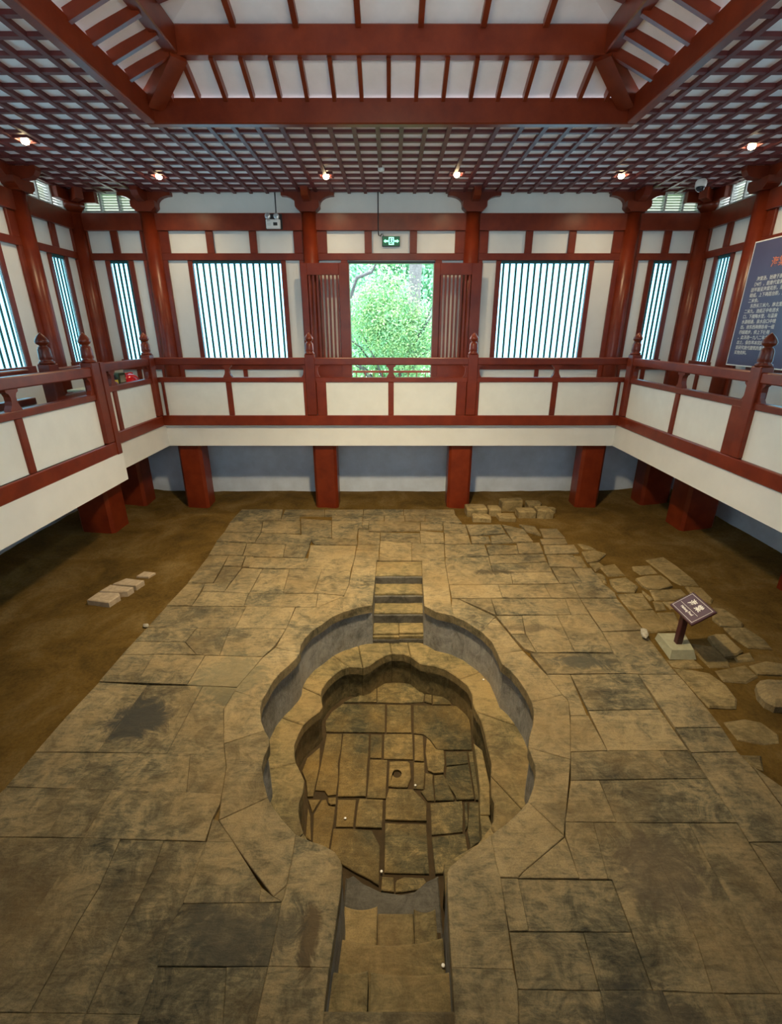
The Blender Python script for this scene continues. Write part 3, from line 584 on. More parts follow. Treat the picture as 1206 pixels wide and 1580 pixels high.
RIM_L=[(-0.272,7.905),(-0.28,7.006),(-0.294,6.349),(-0.513,6.275),(-0.742,6.148),(-0.886,6.026),(-1.007,5.842),(-1.129,5.682),(-1.205,5.499),(-1.235,5.339),(-1.22,5.186),(-1.243,5.079),(-1.314,4.925),(-1.393,4.79),(-1.449,4.631),(-1.477,4.438),(-1.501,4.323),(-1.483,4.167),(-1.431,4.005),(-1.356,3.866),(-1.282,3.763),(-1.262,3.68),(-1.281,3.529),(-1.272,3.416),(-1.212,3.256),(-1.134,3.093),(-1.07,3.004),(-0.949,2.878),(-0.812,2.753),(-0.678,2.696),(-0.562,2.661),(-0.464,2.609),(-0.409,2.54),(-0.391,2.484),(-0.387,2.323),(-0.398,2.134),(-0.417,1.854),(-0.425,1.668),(-0.423,1.581),(-0.404,1.266)]
RIM_R=[(0.581,7.871),(0.542,7.062),(0.522,6.33),(0.693,6.152),(0.91,6.068),(0.947,6.043),(1.093,5.924),(1.295,5.651),(1.395,5.416),(1.422,5.159),(1.431,4.963),(1.512,4.834),(1.575,4.653),(1.615,4.461),(1.629,4.282),(1.609,4.128),(1.554,3.964),(1.455,3.771),(1.415,3.648),(1.421,3.51),(1.425,3.438),(1.395,3.322),(1.334,3.189),(1.25,3.054),(1.138,2.951),(1.009,2.851),(0.849,2.747),(0.635,2.609),(0.469,2.493),(0.446,2.45),(0.436,2.368),(0.422,2.134),(0.41,1.854),(0.402,1.69),(0.397,1.581),(0.389,1.266)]
LEDGE_L=[(0.016,6.105),(-0.091,6.061),(-0.223,5.945),(-0.315,5.827),(-0.423,5.771),(-0.529,5.795),(-0.629,5.799),(-0.74,5.743),(-0.851,5.608),(-0.926,5.476),(-0.976,5.325),(-0.976,5.203),(-0.922,4.994),(-0.952,4.906),(-1.051,4.797),(-1.129,4.677),(-1.164,4.534),(-1.186,4.365),(-1.158,4.22),(-1.114,4.101),(-1.032,3.967),(-0.976,3.87),(-0.969,3.719),(-0.987,3.604),(-0.973,3.491),(-0.934,3.384),(-0.886,3.281)]
LEDGE_R=[(0.194,6.101),(0.311,6.03),(0.445,5.869),(0.668,5.812),(0.808,5.743),(0.941,5.608),(1.002,5.528),(1.093,5.404),(1.133,5.227),(1.112,5.039),(1.134,4.91),(1.173,4.756),(1.181,4.553),(1.175,4.352),(1.179,4.101),(1.14,3.937),(1.091,3.688),(1.109,3.604),(1.061,3.41),(1.022,3.345)]
# ================================================================ SETTING
XW, YB, YN = 7.0, 12.0, -2.3          # inside faces of the upper walls
ZG, ZC = 2.25, 6.81                   # gallery floor, underside of the lattice ceiling
FR = {'back': lambda u, d, z: (u, YB-d, z), 'left': lambda u, d, z: (-XW+d, u, z),
      'right': lambda u, d, z: (XW-d, u, z), 'near': lambda u, d, z: (u, YN+d, z)}
def wbox(name, mat, side, u0, u1, d0, d1, z0, z1, parent=None, bev=.006):
    a, b = FR[side](u0, d0, z0), FR[side](u1, d1, z1)
    return box(name, mat, a[0], b[0], a[1], b[1], a[2], b[2], parent, bev)

# clay ground with low banks against the walls; the pool is cut out
def ground_h(x, y):
    import mathutils
    n = mathutils.noise.noise(Vector((x*1.3, y*1.3, 0)))*.014+mathutils.noise.noise(Vector((x*5, y*5, 3)))*.008
    inside = -3.6 < x < 3.4 and y < 10.2
    side = max(0, min(1, (abs(x)-5.3)/1.9))
    back = max(0, min(1, (y-10.75)/.9))
    lump = 0 if inside else mathutils.noise.noise(Vector((x*2.1, y*2.1, 7)))*.018
    rub = max(0, min(1, (x-3.0)/.5))*(1 if y > 2 else 0)
    return (-.040 if inside else -.052)+n*(.4 if inside else 1)+lump*(.5 if x > 3 else 1)+.012*rub+.2*side*side+.05*back
xs = [-7.4+i*.1 for i in range(149)]; ys = [-2.5+i*.1 for i in range(148)]
gv, gf, idx = [], [], {}
def inside(p, poly):
    c = False
    for i in range(len(poly)):
        a, b = poly[i-1], poly[i]
        if (a[1] > p[1]) != (b[1] > p[1]) and p[0] < (b[0]-a[0])*(p[1]-a[1])/(b[1]-a[1])+a[0]: c = not c
    return c
OUTL = RIM_L+RIM_R[::-1]
def hole(x, y):
    if abs(x) > 2 or y > 8.1 or y < 1: return False
    return any(inside((x+a, y+b), OUTL) for a in (-.09, 0, .09) for b in (-.09, 0, .09))
HOLE = [[hole(a+.05, b+.05) for b in ys] for a in xs]
for i in range(len(xs)-1):
    for j in range(len(ys)-1):
        if HOLE[i][j]: continue
        q = []
        for a, b in ((i, j), (i+1, j), (i+1, j+1), (i, j+1)):
            if (a, b) not in idx: idx[(a, b)] = len(gv); gv.append((xs[a], ys[b], ground_h(xs[a], ys[b])))
            q.append(idx[(a, b)])
        gf.append(tuple(q))
for i in range(1, len(xs)-2):           # earth sides of the pit behind the pool lining
    for j in range(1, len(ys)-2):
        if HOLE[i][j]: continue
        for di, dj, e in ((1, 0, ((i+1, j), (i+1, j+1))), (-1, 0, ((i, j), (i, j+1))), (0, 1, ((i, j+1), (i+1, j+1))), (0, -1, ((i, j), (i+1, j)))):
            if HOLE[i+di][j+dj]:
                k = len(gv); a, b = gv[idx[e[0]]], gv[idx[e[1]]]
                gv += [(a[0], a[1], -1.6), (b[0], b[1], -1.6)]; gf.append((idx[e[0]], idx[e[1]], k+1, k))
me = mesh_from('floor', gv, gf, M_CLAY, False)
floor = link('floor', me, (0, 0, 0)); floor['kind'] = 'structure'
for t, poly in SLABS:
    prism('paving_slab', poly, -.13, random.uniform(-.005, .004), M_STONE, floor, t+random.uniform(-.05, .05), -.001, .004, .0012)
for t, z, poly in RUBBLE:
    if z > .1: continue
    prism('rubble_slab', poly, -.12, z*.7-.016, M_RUBBLE, floor, t, -.004, .022, .008)
# rows beyond the photographed strip, running on under the near gallery
x = -5.6
while x < 5.6:
    w = random.uniform(.55, .95)
    if not (x < .46 and x+w > -.46):
        prism('paving_slab', [(x, .35), (x+w, .35), (x+w, 1.02), (x, 1.02)], -.13, 0, M_STONE, floor, random.uniform(.2, .6))
    x += w
prism('paving_slab', [(-.46, .35), (.46, .35), (.46, 1.2), (-.46, 1.2)], -.13, 0, M_STONE, floor, .4)

# gallery decks
deck = multibox('gallery_deck', M_PLASTER, [(-6.99, 6.99, 10.7, 12, 1.54, 2.2), (-6.99, -5.12, .12, 10.7, 1.54, 2.2), (5.12, 6.99, .12, 10.7, 1.54, 2.2),
                                            (-5.12, -4.70, .12, 8.07, 1.54, 2.2), (-6.99, 6.99, -2.29, .12, 1.54, 2.2)])
deck['kind'] = 'structure'
multibox('deck_tiling', M_TILE, [(-6.98, 6.98, 10.72, 11.99, 2.2, ZG), (-6.98, -5.14, .14, 10.72, 2.2, ZG), (5.14, 6.98, .14, 10.72, 2.2, ZG),
                                 (-5.14, -4.72, .14, 8.05, 2.2, ZG), (-6.98, 6.98, -2.28, .14, 2.2, ZG)], deck)

# walls -----------------------------------------------------------
def cut_plate(u0, u1, z0, z1, holes):
    us = sorted({u0, u1, *[h[0] for h in holes], *[h[1] for h in holes]}); zs = sorted({z0, z1, *[h[2] for h in holes], *[h[3] for h in holes]})
    out = []
    for a, b in zip(us, us[1:]):
        for c, d in zip(zs, zs[1:]):
            mu, mz = (a+b)/2, (c+d)/2
            if not any(h[0] < mu < h[1] and h[2] < mz < h[3] for h in holes): out.append((a, b, c, d))
    return out
WIN = [0]
BARS_SEEN = {}
def window(side, uc, half, label_bars):
    WIN[0] += 1
    z0, z1 = 3.38, 5.48
    r = empty('window_%d' % WIN[0], FR[side](uc, 0, z0)); r['kind'] = 'structure'
    wbox('pane', M_PANE, side, uc-half, uc+half, -.06, -.045, z0, z1, r, 0)
    for a, b in ((uc-half-.11, uc-half), (uc+half, uc+half+.11)): wbox('window_jamb', M_RED, side, a, b, -.08, .035, z0-.1, z1+.03, r)
    wbox('window_head', M_GREENBAR, side, uc-half, uc+half, -.06, .01, z1-.03, z1+.03, r)
    wbox('window_sill', M_RED, side, uc-half-.14, uc+half+.14, -.08, .08, z0-.13, z0, r)
    n = label_bars
    for i in range(n):
        u = uc-half+(i+.5)*2*half/n+(.5*2*half/n if False else 0)
        wbox('window_bar', M_GREENBAR, side, u-.023, u+.023, -.044, -.030, z0, z1-.03, r, 0)
    return (uc-half, uc+half, z0, z1)
def wall(side, u0, u1, cols, kinds):
    """cols: column centres; kinds: what fills each bay between them"""
    holes = []; bays = list(zip(cols, cols[1:], kinds))
    name = 'wall_'+side
    root = None; todo = []
    for a, b, k in bays:
        if k == 'open': holes.append((a+.24, b-.24, 2.2, 5.50))
        if k == 'door': holes.append((-.99, 1.01, 2.2, 5.50))
        if k == 'small': holes += [((a+b)/2-.60, (a+b)/2+.60, 6.44, 6.80)]
        if k in ('big', 'small'):
            half = 1.0 if k == 'big' else .21; c = (a+b)/2+(.06 if k == 'big' and side == 'back' and a < 0 else (-.06 if k == 'big' and side == 'back' else 0))
            holes.append((c-half, c+half, 3.38, 5.48)); todo.append((c, half, 14 if k == 'big' else 4))
    pl = []
    for (a, b, c, d) in cut_plate(u0, u1, 1.54, 7.0, holes):
        p, q = FR[side](a, -.2, c), FR[side](b, 0, d)
        pl.append((min(p[0], q[0]), max(p[0], q[0]), min(p[1], q[1]), max(p[1], q[1]), c, d))
    root = multibox(name, M_PLASTER, pl); root['kind'] = 'structure'
    p = (lambda n, *a: wbox(n, M_RED, side, *a, root))
    lo = -.25 if side in ('left', 'right') else 0
    wbox('lower_wall', M_LOWWALL, side, u0, u1, lo-.2, lo, -.3, 1.56, root, 0)
    p('tie_beam', u0, u1, 0, .10, 6.09, 6.42)
    p('lintel_rail', u0, u1, 0, .06, 5.51, 5.65)
    for a, b, k in bays:
        wd = b-a
        e = .37 if k != 'small' else .26
        p('jamb_post', a+.13, a+e, 0, .055, 5.65, 6.09); p('jamb_post', b-e, b-.13, 0, .055, 5.65, 6.09)
        nm = {'big': (a+wd*.363, a+wd*.637), 'open': (a+wd*.363, a+wd*.637), 'door': (-.51, .50), 'small': ((a+b)/2,)}[k]
        for m in nm: p('mullion', m-.08, m+.08, 0, .055, 5.65, 6.09)
        if k == 'open': pass
        elif k != 'door':
            p('jamb_post', a+.12, a+.27, 0, .06, ZG, 5.51); p('jamb_post', b-.27, b-.12, 0, .06, ZG, 5.51)
            p('sill_rail', a+.1, b-.1, 0, .05, 3.14, 3.25); p('foot_rail', a+.1, b-.1, 0, .05, ZG, 2.45)
            p('mullion', (a+b)/2-.05, (a+b)/2+.05, 0, .045, 2.45, 3.14)
        else:
            p('door_post', -1.13, -.985, -.05, .08, ZG, 5.51); p('door_post', 1.005, 1.15, -.05, .08, ZG, 5.51)
            for s0, s1, t0, t1 in ((-.99, -.955, 2.27, 5.5), (.975, 1.01, 2.27, 5.5)):
                wbox('door_stop', M_BLACK, side, s0, s1, -.18, -.02, t0, t1, root, 0)
            wbox('door_stop', M_BLACK, side, -.955, .975, -.18, -.02, 5.46, 5.5, root, 0)
            wbox('threshold', M_RED, side, -.99, 1.01, -.18, .06, ZG, 2.36, root)
        if k == 'small':     # louvred vent over the corner bay
            c = (a+b)/2
            for s in (-.60, -.2, .2, .56): wbox('louvre_frame', M_LOUVRE, side, c+s, c+s+.04, -.1, .02, 6.44, 6.80, root, 0)
            wbox('louvre_frame', M_LOUVRE, side, c-.6, c+.6, -.1, .03, 6.42, 6.455, root, 0)
            for i in range(7):
                z = 6.475+i*.050
                o = wbox('louvre_slat', M_LOUVRE, side, c-.56, c+.56, -.065, -.02, z, z+.010, root, 0)
                o.rotation_euler = {'back': (-.12, 0, 0), 'near': (.12, 0, 0), 'left': (0, -.12, 0), 'right': (0, .12, 0)}[side]
    for c, h, n in todo: window(side, c, h, n)
    return root
CB = [-7.0, -5.32, -1.8, 1.8, 5.32, 7.0]
CS = [12.0, 10.24, 6.64, 3.06, -.54, -2.3]
w_back = wall('back', -7.4, 7.4, CB, ['small', 'big', 'door', 'big', 'small'])
w_left = wall('left', -2.5, 12.2, CS[::-1], ['small', 'big', 'big', 'big', 'small'])
w_right = wall('right', -2.5, 12.2, CS[::-1], ['small', 'big', 'big', 'big', 'small'])
w_near = wall('near', -7.4, 7.4, CB, ['small', 'big', 'open', 'big', 'small'])
w_near_open = None

# ceiling -----------------------------------------------------------
WX, WY1, WY0 = 3.37, 8.27, 1.43
IN = .65
bz = ZC+.042
ceil = multibox('ceiling', M_CEILB, [(-7.2, 7.2, WY1+.06, 12.2, bz, bz+.05), (-7.2, 7.2, -2.5, WY0-.06, bz, bz+.05),
                                     (-7.2, -WX-.06, WY0-.06, WY1+.06, bz, bz+.05), (WX+.06, 7.2, WY0-.06, WY1+.06, bz, bz+.05)])
ceil['kind'] = 'structure'
P_ = .354; bw = .033
def lat(x0, x1, y0, y1, dz=0): box('lattice_bar', M_CEILRED, x0, x1, y0, y1, ZC-dz, bz, ceil, 0)
y = 12.0-.10
while y > YN+.1:
    if WY0-.1 < y < WY1+.1: lat(-7, -WX-.13, y-bw, y+bw); lat(WX+.13, 7, y-bw, y+bw)
    else: lat(-7, 7, y-bw, y+bw)
    y -= P_
k = -20
while k <= 20:
    xx = (k+.5)*P_-.02
    if abs(xx) < 6.98:
        if abs(xx) < WX+.1: lat(xx-bw, xx+bw, WY1+.13, 12, .012); lat(xx-bw, xx+bw, YN, WY0-.13, .012)
        else: lat(xx-bw, xx+bw, YN, 12, .012)
    k += 1
# lower beam ring of the roof lantern
zb0, zb1 = ZC-.03, 7.085
for (x0, x1, y0, y1) in ((-WX-.14, WX+.14, WY1, WY1+.14), (-WX-.14, WX+.14, WY0-.14, WY0)): box('lantern_beam', M_RED, x0, x1, y0, y1, zb0, zb1, ceil, .015)
for s in (-1, 1): box('lantern_beam', M_RED, s*WX, s*(WX+.14), WY0, WY1, zb0, zb1, ceil, .015)
UX, UY1, UY0, zu0, zu1 = 2.72, 7.70, 2.0, 7.31, 7.62
for (x0, x1, y0, y1) in ((-UX-.16, UX+.16, UY1, UY1+.16), (-UX-.16, UX+.16, UY0-.16, UY0)): box('upper_lantern_beam', M_RED, x0, x1, y0, y1, zu0, zu1, ceil, .015)
for s in (-1, 1): box('upper_lantern_beam', M_RED, s*UX, s*(UX+.16), UY0, UY1, zu0, zu1, ceil, .015)
# sloping white boards of the cove
def quad(name, pts, mat, parent, th=.03):
    v = list(pts)+[(p[0], p[1], p[2]+th) for p in pts]
    f = [(0, 1, 2, 3), (7, 6, 5, 4)]+[(i, (i+1) % 4, 4+(i+1) % 4, 4+i) for i in range(4)]
    return link(name, mesh_from(name, v, f, mat), (0, 0, 0), parent)
la, lb = zb1+.02, zu0+.10
ol, ou = .14, .02
A = [(-WX-ol, WY1+ol, la), (WX+ol, WY1+ol, la), (WX+ol, WY0-ol, la), (-WX-ol, WY0-ol, la)]
B = [(-UX-ou, UY1+ou, lb), (UX+ou, UY1+ou, lb), (UX+ou, UY0-ou, lb), (-UX-ou, UY0-ou, lb)]
for i in range(4): quad('cove_board', [A[i], A[(i+1) % 4], B[(i+1) % 4], B[i]], M_CEILB, ceil)
def rafter(a, b, w=.055, h=.11): beam_between('rafter', a, b, w, h, M_RED, ceil)
zl, zh = zb1-.005, zu0+.03
k = -8
while k <= 8:
    xx = -.03+.383*k
    if abs(xx) < 3.1:
        cut = max(0, (abs(xx)-2.62)/.65)          # jack rafters die into the hip
        for (ya, yb) in ((WY1+.02, UY1+.08), (WY0-.02, UY0-.08)):
            rafter((xx, ya, zl), (xx, ya+(yb-ya)*(1-cut), zl+(zh-zl)*(1-cut)))
    k += 1
k = 0
while True:
    yy = WY1-.6-.41*k
    if yy < WY0+.3: break
    for s in (-1, 1): rafter((s*(WX+.02), yy, zl), (s*(UX+.08), yy, zh), .06, .12)
    k += 1
for sx in (-1, 1):
    for (ya, yb) in ((WY1, UY1), (WY0, UY0)):
        beam_between('hip_beam', (sx*(WX-.02), ya-.02*(1 if ya > 4 else -1), zb1-.05), (sx*(UX+.03), yb+.03*(1 if ya > 4 else -1), zu0+.06), .22, .24, M_RED, ceil)
# upper roof
RX, RY1, RY0, zr = .9, 6.1, 3.6, 8.15
A = [(-UX-.16, UY1+.16, zu1), (UX+.16, UY1+.16, zu1), (UX+.16, UY0-.16, zu1), (-UX-.16, UY0-.16, zu1)]
B = [(-RX, RY1, zr), (RX, RY1, zr), (RX, RY0, zr), (-RX, RY0, zr)]
for i in range(4): quad('roof_board', [A[i], A[(i+1) % 4], B[(i+1) % 4], B[i]], M_CEILB, ceil)
quad('roof_board', [(p[0], p[1], zr) for p in B], M_CEILB, ceil)
for k in range(-3, 5):
    xx = -.41+.785*k
    if abs(xx) > UX: continue
    f = max(0, (abs(xx)-RX)/(UX-RX)); f = 1-f
    for (ya, yb) in ((UY1, RY1), (UY0, RY0)):
        rafter((xx, ya, zu1-.01), (xx, ya+(yb-ya)*f, zu1-.01+(zr-zu1)*f), .07, .09)
for k in range(7):
    yy = UY1-.5-.785*k
    if yy < UY0+.2: break
    f = min(1, min((UY1-yy)/(UY1-RY1), (yy-UY0)/(RY0-UY0)))
    for s in (-1, 1): rafter((s*UX, yy, zu1-.01), (s*(UX+(RX-UX)*f), yy, zu1-.01+(zr-zu1)*f), .07, .09)

# ================================================================ COLUMNS AND PILLARS
def column(side, u, label, z_top=6.42):
    x, y, _ = FR[side](u, .04, 0)
    r = empty('round_column', (x, y, ZG)); tag(r, label, 'column', 'round columns along the gallery walls')
    lathe('shaft', [(.185, 0), (.18, 1.2), (.165, z_top-ZG)], (x, y, ZG), M_RED, r, 24, 'colshaft')
    lathe('column_base', [(.24, 0), (.24, .05), (.19, .10)], (x, y, ZG), M_PLASTER, r, 24, 'colbase')
    fr = lambda a, d, z: FR[side](u+a, .06+d, z)
    # cushion block with hollowed underside
    pts = [(-.17, 6.42)]+[(-.17-.09*math.sin(t*PI/2)**2, 6.42+.10*t) for t in (.25, .5, .75, 1)]+[(-.26, 6.62), (.26, 6.62)]+[(.17+.09*math.sin(t*PI/2)**2, 6.42+.10*t) for t in (1, .75, .5, .25)]+[(.17, 6.42)]
    extrude_profile('cushion_block', pts, .40, M_RED, lambda a, d, z: fr(a, d, z), r)
    arm = [(-.57, ZC), (-.57, 6.74)]+[(-.57+.31*math.sin(t*PI/2), 6.74-.16*(1-math.cos(t*PI/2))) for t in (.2, .4, .6, .8, 1)]+[(.57-.31*math.sin(t*PI/2), 6.74-.16*(1-math.cos(t*PI/2))) for t in (1, .8, .6, .4, .2)]+[(.57, 6.74), (.57, ZC)]
    extrude_profile('bracket_arm', arm, .15, M_RED, lambda a, d, z: fr(a, d, z), r)
    arm2 = [(-.05, ZC-.002), (-.05, 6.60), (.26, 6.60)]+[(.26+.30*math.sin(t*PI/2), 6.60+.14*(1-math.cos(t*PI/2))) for t in (.3, .6, 1)]+[(.56, ZC-.002)]
    extrude_profile('projecting_arm', arm2, .15, M_RED, lambda a, d, z: FR[side](u+d, a, z), r)
    return r
LB = {-5.32: 'red round column between the left striped window and the left corner bay of the far wall',
      -1.8: 'red round column behind the left open door leaf',
      1.8: 'red round column behind the right open door leaf',
      5.32: 'red round column between the right striped window and the right corner bay of the far wall'}
for u in (-5.32, -1.8, 1.8, 5.32): column('back', u, LB[u])
def corner_column(x, y, label):
    r = empty('corner_column', (x, y, ZG)); tag(r, label, 'column', 'round columns along the gallery walls')
    lathe('shaft', [(.165, 0), (.16, 1.2), (.15, 6.42-ZG)], (x, y, ZG), M_RED, r, 24, 'colshaft')
    sx, sy = (-1 if x > 0 else 1), (-1 if y > 5 else 1)
    lathe('cushion_block', [(.17, 6.42), (.20, 6.46), (.27, 6.52), (.27, 6.62)], (x, y, 0), M_RED, r, 4)
    box('bracket_arm', M_RED, x, x+sx*.55, y-.07, y+.07, 6.6, ZC, r); box('bracket_arm', M_RED, x-.07, x+.07, y, y+sy*.55, 6.6, ZC-.002, r)
    beam_between('projecting_arm', (x, y, 6.70), (x+sx*.45, y+sy*.45, 6.70), .15, .2, M_RED, r)
    return r
corner_column(-6.93, 11.93, 'dark red round column in the far left corner of the gallery')
corner_column(6.93, 11.93, 'dark red round column in the far right corner of the gallery')
column('left', 10.24, 'red round column of the left wall next to the far left corner bay')
column('right', 10.24, 'red round column of the right wall partly behind the blue text board')

def pillar(x0, x1, y0, y1, label):
    cx, cy = (x0+x1)/2, (y0+y1)/2
    r = empty('square_pillar', (cx, cy, -.05)); tag(r, label, 'pillar', 'square pillars under the galleries')
    c = .06
    poly = [(x0+c, y0), (x1-c, y0), (x1, y0+c), (x1, y1-c), (x1-c, y1), (x0+c, y1), (x0, y1-c), (x0, y0+c)]
    n = 8; v = [(x-cx, y-cy, z) for z in (-.2, 1.54) for x, y in poly]
    f = [tuple(range(n))[::-1], tuple(range(n, 2*n))]+[(i, (i+1) % n, n+(i+1) % n, n+i) for i in range(n)]
    o = link('pillar_shaft', mesh_from('pillar_shaft', v, f, M_RED), (cx, cy, 0), r)
    return r
pillar(-5.02, -4.47, 10.83, 11.33, 'outer left square red pillar under the far gallery')
pillar(-1.84, -1.29, 10.83, 11.33, 'square red pillar left of middle under the far gallery')
pillar(1.37, 1.92, 10.83, 11.33, 'square red pillar right of middle beside the heap of rubble stones')
pillar(4.52, 5.07, 10.83, 11.33, 'outer right square red pillar under the far gallery')
pillar(-6.65, -6.02, 10.85, 11.42, 'dark square pillar in the far left corner under the gallery')
pillar(-6.60, -5.90, 9.2, 9.85, 'dark square pillar under the left gallery next to the corner pillar')
pillar(6.13, 6.83, 10.85, 11.42, 'dark square pillar in the far right corner under the gallery')
pillar(6.2, 6.9, 9.25, 9.9, 'dark square pillar under the right gallery next to the corner pillar')
pillar(6.4, 7.0, 6.3, 6.9, 'dark square pillar under the right gallery at the right edge of the photo')

# ================================================================ BALUSTRADES
def balustrade(name, label, frame, u0, u1, posts, mids, adj=()):
    """frame(u,d,z): u along the rail, d>0 towards the pool. posts carry finials; mids are intermediate mullions under a small baluster"""
    p0 = frame((u0+u1)/2, 0, ZG)
    r = empty(name, p0); tag(r, label, 'balustrade', 'red balustrades round the galleries')
    def fb(n, m, a, b, d0, d1, z0, z1, bev=.008):
        p, q = frame(a, d0, z0), frame(b, d1, z1)
        return box(n, m, p[0], q[0], p[1], q[1], z0, z1, r, bev)
    fb('top_rail', M_RED, u0, u1, -.07, .06, 3.33, 3.48, .015)
    fb('middle_rail', M_RED, u0, u1, -.07, .05, 2.97, 3.07, .01)
    fb('base_rail', M_RED, u0, u1, -.06, .075, 2.03, 2.25, .012)
    vert = []
    for u in posts:
        po = fb('rail_post', M_RED, u-.105, u+.105, -.10, .085, 2.26, 3.55, .012)
        x, y, _ = frame(u, -.01, 3.55)
        lathe('finial', [(.105, 0), (.105, .03), (.078, .045), (.09, .07), (.088, .12), (.084, .2), (.07, .235), (.05, .25), (.052, .262), (.085, .285), (.093, .315), (.08, .35), (.05, .395), (.02, .425), (.004, .44)], (x, y, 3.55), M_RED, po, 20, 'finial')
        vert.append((u, .105))
        for s in (-1, 1):
            e = u+s*.105
            if u0+.03 < e+s*.05 < u1-.03:
                pr = [(e, 3.33), (e+s*.10, 3.33), (e+s*.10, 3.31), (e+s*.05, 3.27), (e+s*.045, 3.21), (e+s*.06, 3.13), (e+s*.10, 3.07), (e, 3.07)]
                extrude_profile('rail_bracket', pr, .07, M_RED, frame, r)
    for u, w in adj:
        fb('side_board', M_RED, u-w/2, u+w/2, -.05, .06, 2.25, 2.98); vert.append((u, w/2))
    for u in mids:
        fb('panel_mullion', M_RED, u-.06, u+.06, -.05, .045, 2.25, 2.97); vert.append((u, .06))
        pr = []
        for z, w in ((3.07, .10), (3.10, .085), (3.14, .06), (3.19, .046), (3.24, .046), (3.28, .065), (3.30, .10), (3.33, .105)): pr.append((u+w, z))
        pr += [(2*u-a, z) for a, z in pr[::-1]]
        extrude_profile('baluster', pr, .09, M_RED, frame, r)
    vert.sort(); edges = [u0]+[e for u, h in vert for e in (u-h, u+h)]+[u1]
    for a, b in zip(edges[::2], edges[1::2]):
        if b-a > .08: fb('infill_panel', M_PANEL, a-.004, b+.004, -.02, .015, 2.25, 2.97, 0)
    return r
balustrade('far_balustrade', 'red timber balustrade with white panels across the far gallery', lambda u, d, z: (u, 10.66-d, z), -5.18, 5.18,
           [-1.75, 1.77], [-3.56, 0.0, 3.60], [(-1.53, .21), (1.55, .21), (-1.89, .06), (1.91, .06), (-5.0, .05), (5.0, .05)])
balustrade('right_balustrade', 'red timber balustrade along the right gallery below the blue text board', lambda u, d, z: (5.16-d, u, z), .2, 10.56,
           [10.48, 6.82, 3.2], [8.6, 5.0, 1.6], [(7.04, .21), (3.42, .21)])
balustrade('left_inner_balustrade', 'red balustrade along the left gallery running from the far corner', lambda u, d, z: (-5.16+d, u, z), 7.42, 10.56,
           [10.48, 7.40], [8.95])
LF = balustrade('left_front_balustrade', 'red balustrade of the projecting left platform nearest the viewer', lambda u, d, z: (-4.765+d, u, z), .2, 7.95,
           [7.78, 4.2], [6.0, 2.2], [(7.93, .09), (4.0, .2)])
fb_r = balustrade('left_rear_balustrade', 'short run of red rail behind the projecting left platform', lambda u, d, z: (-5.45+d, u, z), 3.0, 7.3, [], [5.2])
# tall board standing past the corner post of the projecting platform and its twin on the right
box('corner_board', M_RED, -4.86, -4.675, 7.90, 8.03, 2.03, 3.54, LF)
near = balustrade('near_balustrade', 'red balustrade of the near gallery under the viewer', lambda u, d, z: (u, .03+d, z), -4.66, 5.1, [-1.75, 1.77], [-3.3, 0, 3.5])
near_dz = 0

# ================================================================ THE POOL
pool = empty('bathing_pool', (.07, 4.4, -1.3)); tag(pool, 'sunken stone bathing pool of petal outline with stairs at both ends', 'pool')
for t, poly in RIM: prism('rim_stone', poly, -.13, random.uniform(.0, .006), M_STONE, pool, t, -.001, .006, .001)
C0 = Vector((.07, 4.4))
def radial(p, k): 
    v = Vector(p)-C0; v2 = v.normalized()*k; return (p[0]+v2.x, p[1]+v2.y)
def wall_piece(name, pts, z0, z1, mat, back=.03, th=.22, tone=.5):
    a = [radial(p, back) for p in pts]; b = [radial(p, back+th) for p in pts[::-1]]
    return prism(name, a+b, z0, z1, mat, pool, tone, .001, .004)
def side_piece(name, pts, dx, z0, z1, mat, tone=.5):
    b = [(p[0]+dx, p[1]) for p in pts[::-1]]
    return prism(name, list(pts)+b, z0, z1, mat, pool, tone, .001, .004)
# upper wall panels
for a, b in ((2, 5), (5, 10), (10, 14), (14, 18), (18, 23), (23, 27), (27, 31)):
    wall_piece('wall_panel', RIM_L[a:b+1], -.75, -.125, M_PWALL, tone=random.uniform(.3, .7) if a < 10 else random.uniform(.1, .4))
for a, b in ((2, 6), (6, 10), (10, 14), (14, 17), (17, 22), (22, 26), (26, 28)):
    wall_piece('wall_panel', RIM_R[a:b+1], -.75, -.125, M_PWALL, tone=random.uniform(.3, .7))
# stair cheeks
side_piece('stair_cheek', RIM_L[0:3], -.2, -.75, -.125, M_PWALL); side_piece('stair_cheek', RIM_R[0:3], .2, -.75, -.125, M_PWALL)
side_piece('stair_cheek', RIM_L[31:40], -.2, -1.3, -.125, M_PWALL, .3); side_piece('stair_cheek', RIM_R[28:36], .2, -1.3, -.125, M_PWALL, .3)
# ledge stones
TL, TR = (-.03, 6.42), (.26, 6.42)
EXT_L = [(-.72, 3.07), (-.46, 2.98)]; EXT_R = [(.86, 3.17), (.50, 2.98)]
LI = LEDGE_L+EXT_L; RI = LEDGE_R+EXT_R
def ledge(outer, inner, tone):
    o = [radial(p, .05) for p in outer]
    prism('ledge_stone', o+inner[::-1], -.87, -.73+random.uniform(-.004, .004), M_LEDGE, pool, tone, .003, .014)
    w = [radial(p, .035) for p in inner]; w2 = [radial(p, .28) for p in inner[::-1]]
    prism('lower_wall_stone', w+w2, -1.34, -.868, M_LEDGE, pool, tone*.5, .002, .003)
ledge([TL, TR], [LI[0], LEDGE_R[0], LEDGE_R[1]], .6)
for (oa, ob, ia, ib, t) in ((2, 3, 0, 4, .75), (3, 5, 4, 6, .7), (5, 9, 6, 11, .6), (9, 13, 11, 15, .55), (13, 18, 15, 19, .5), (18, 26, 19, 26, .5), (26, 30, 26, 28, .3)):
    ledge(([TL] if oa == 2 else [])+RIM_L[oa:ob+1], LI[ia:ib+1], t)
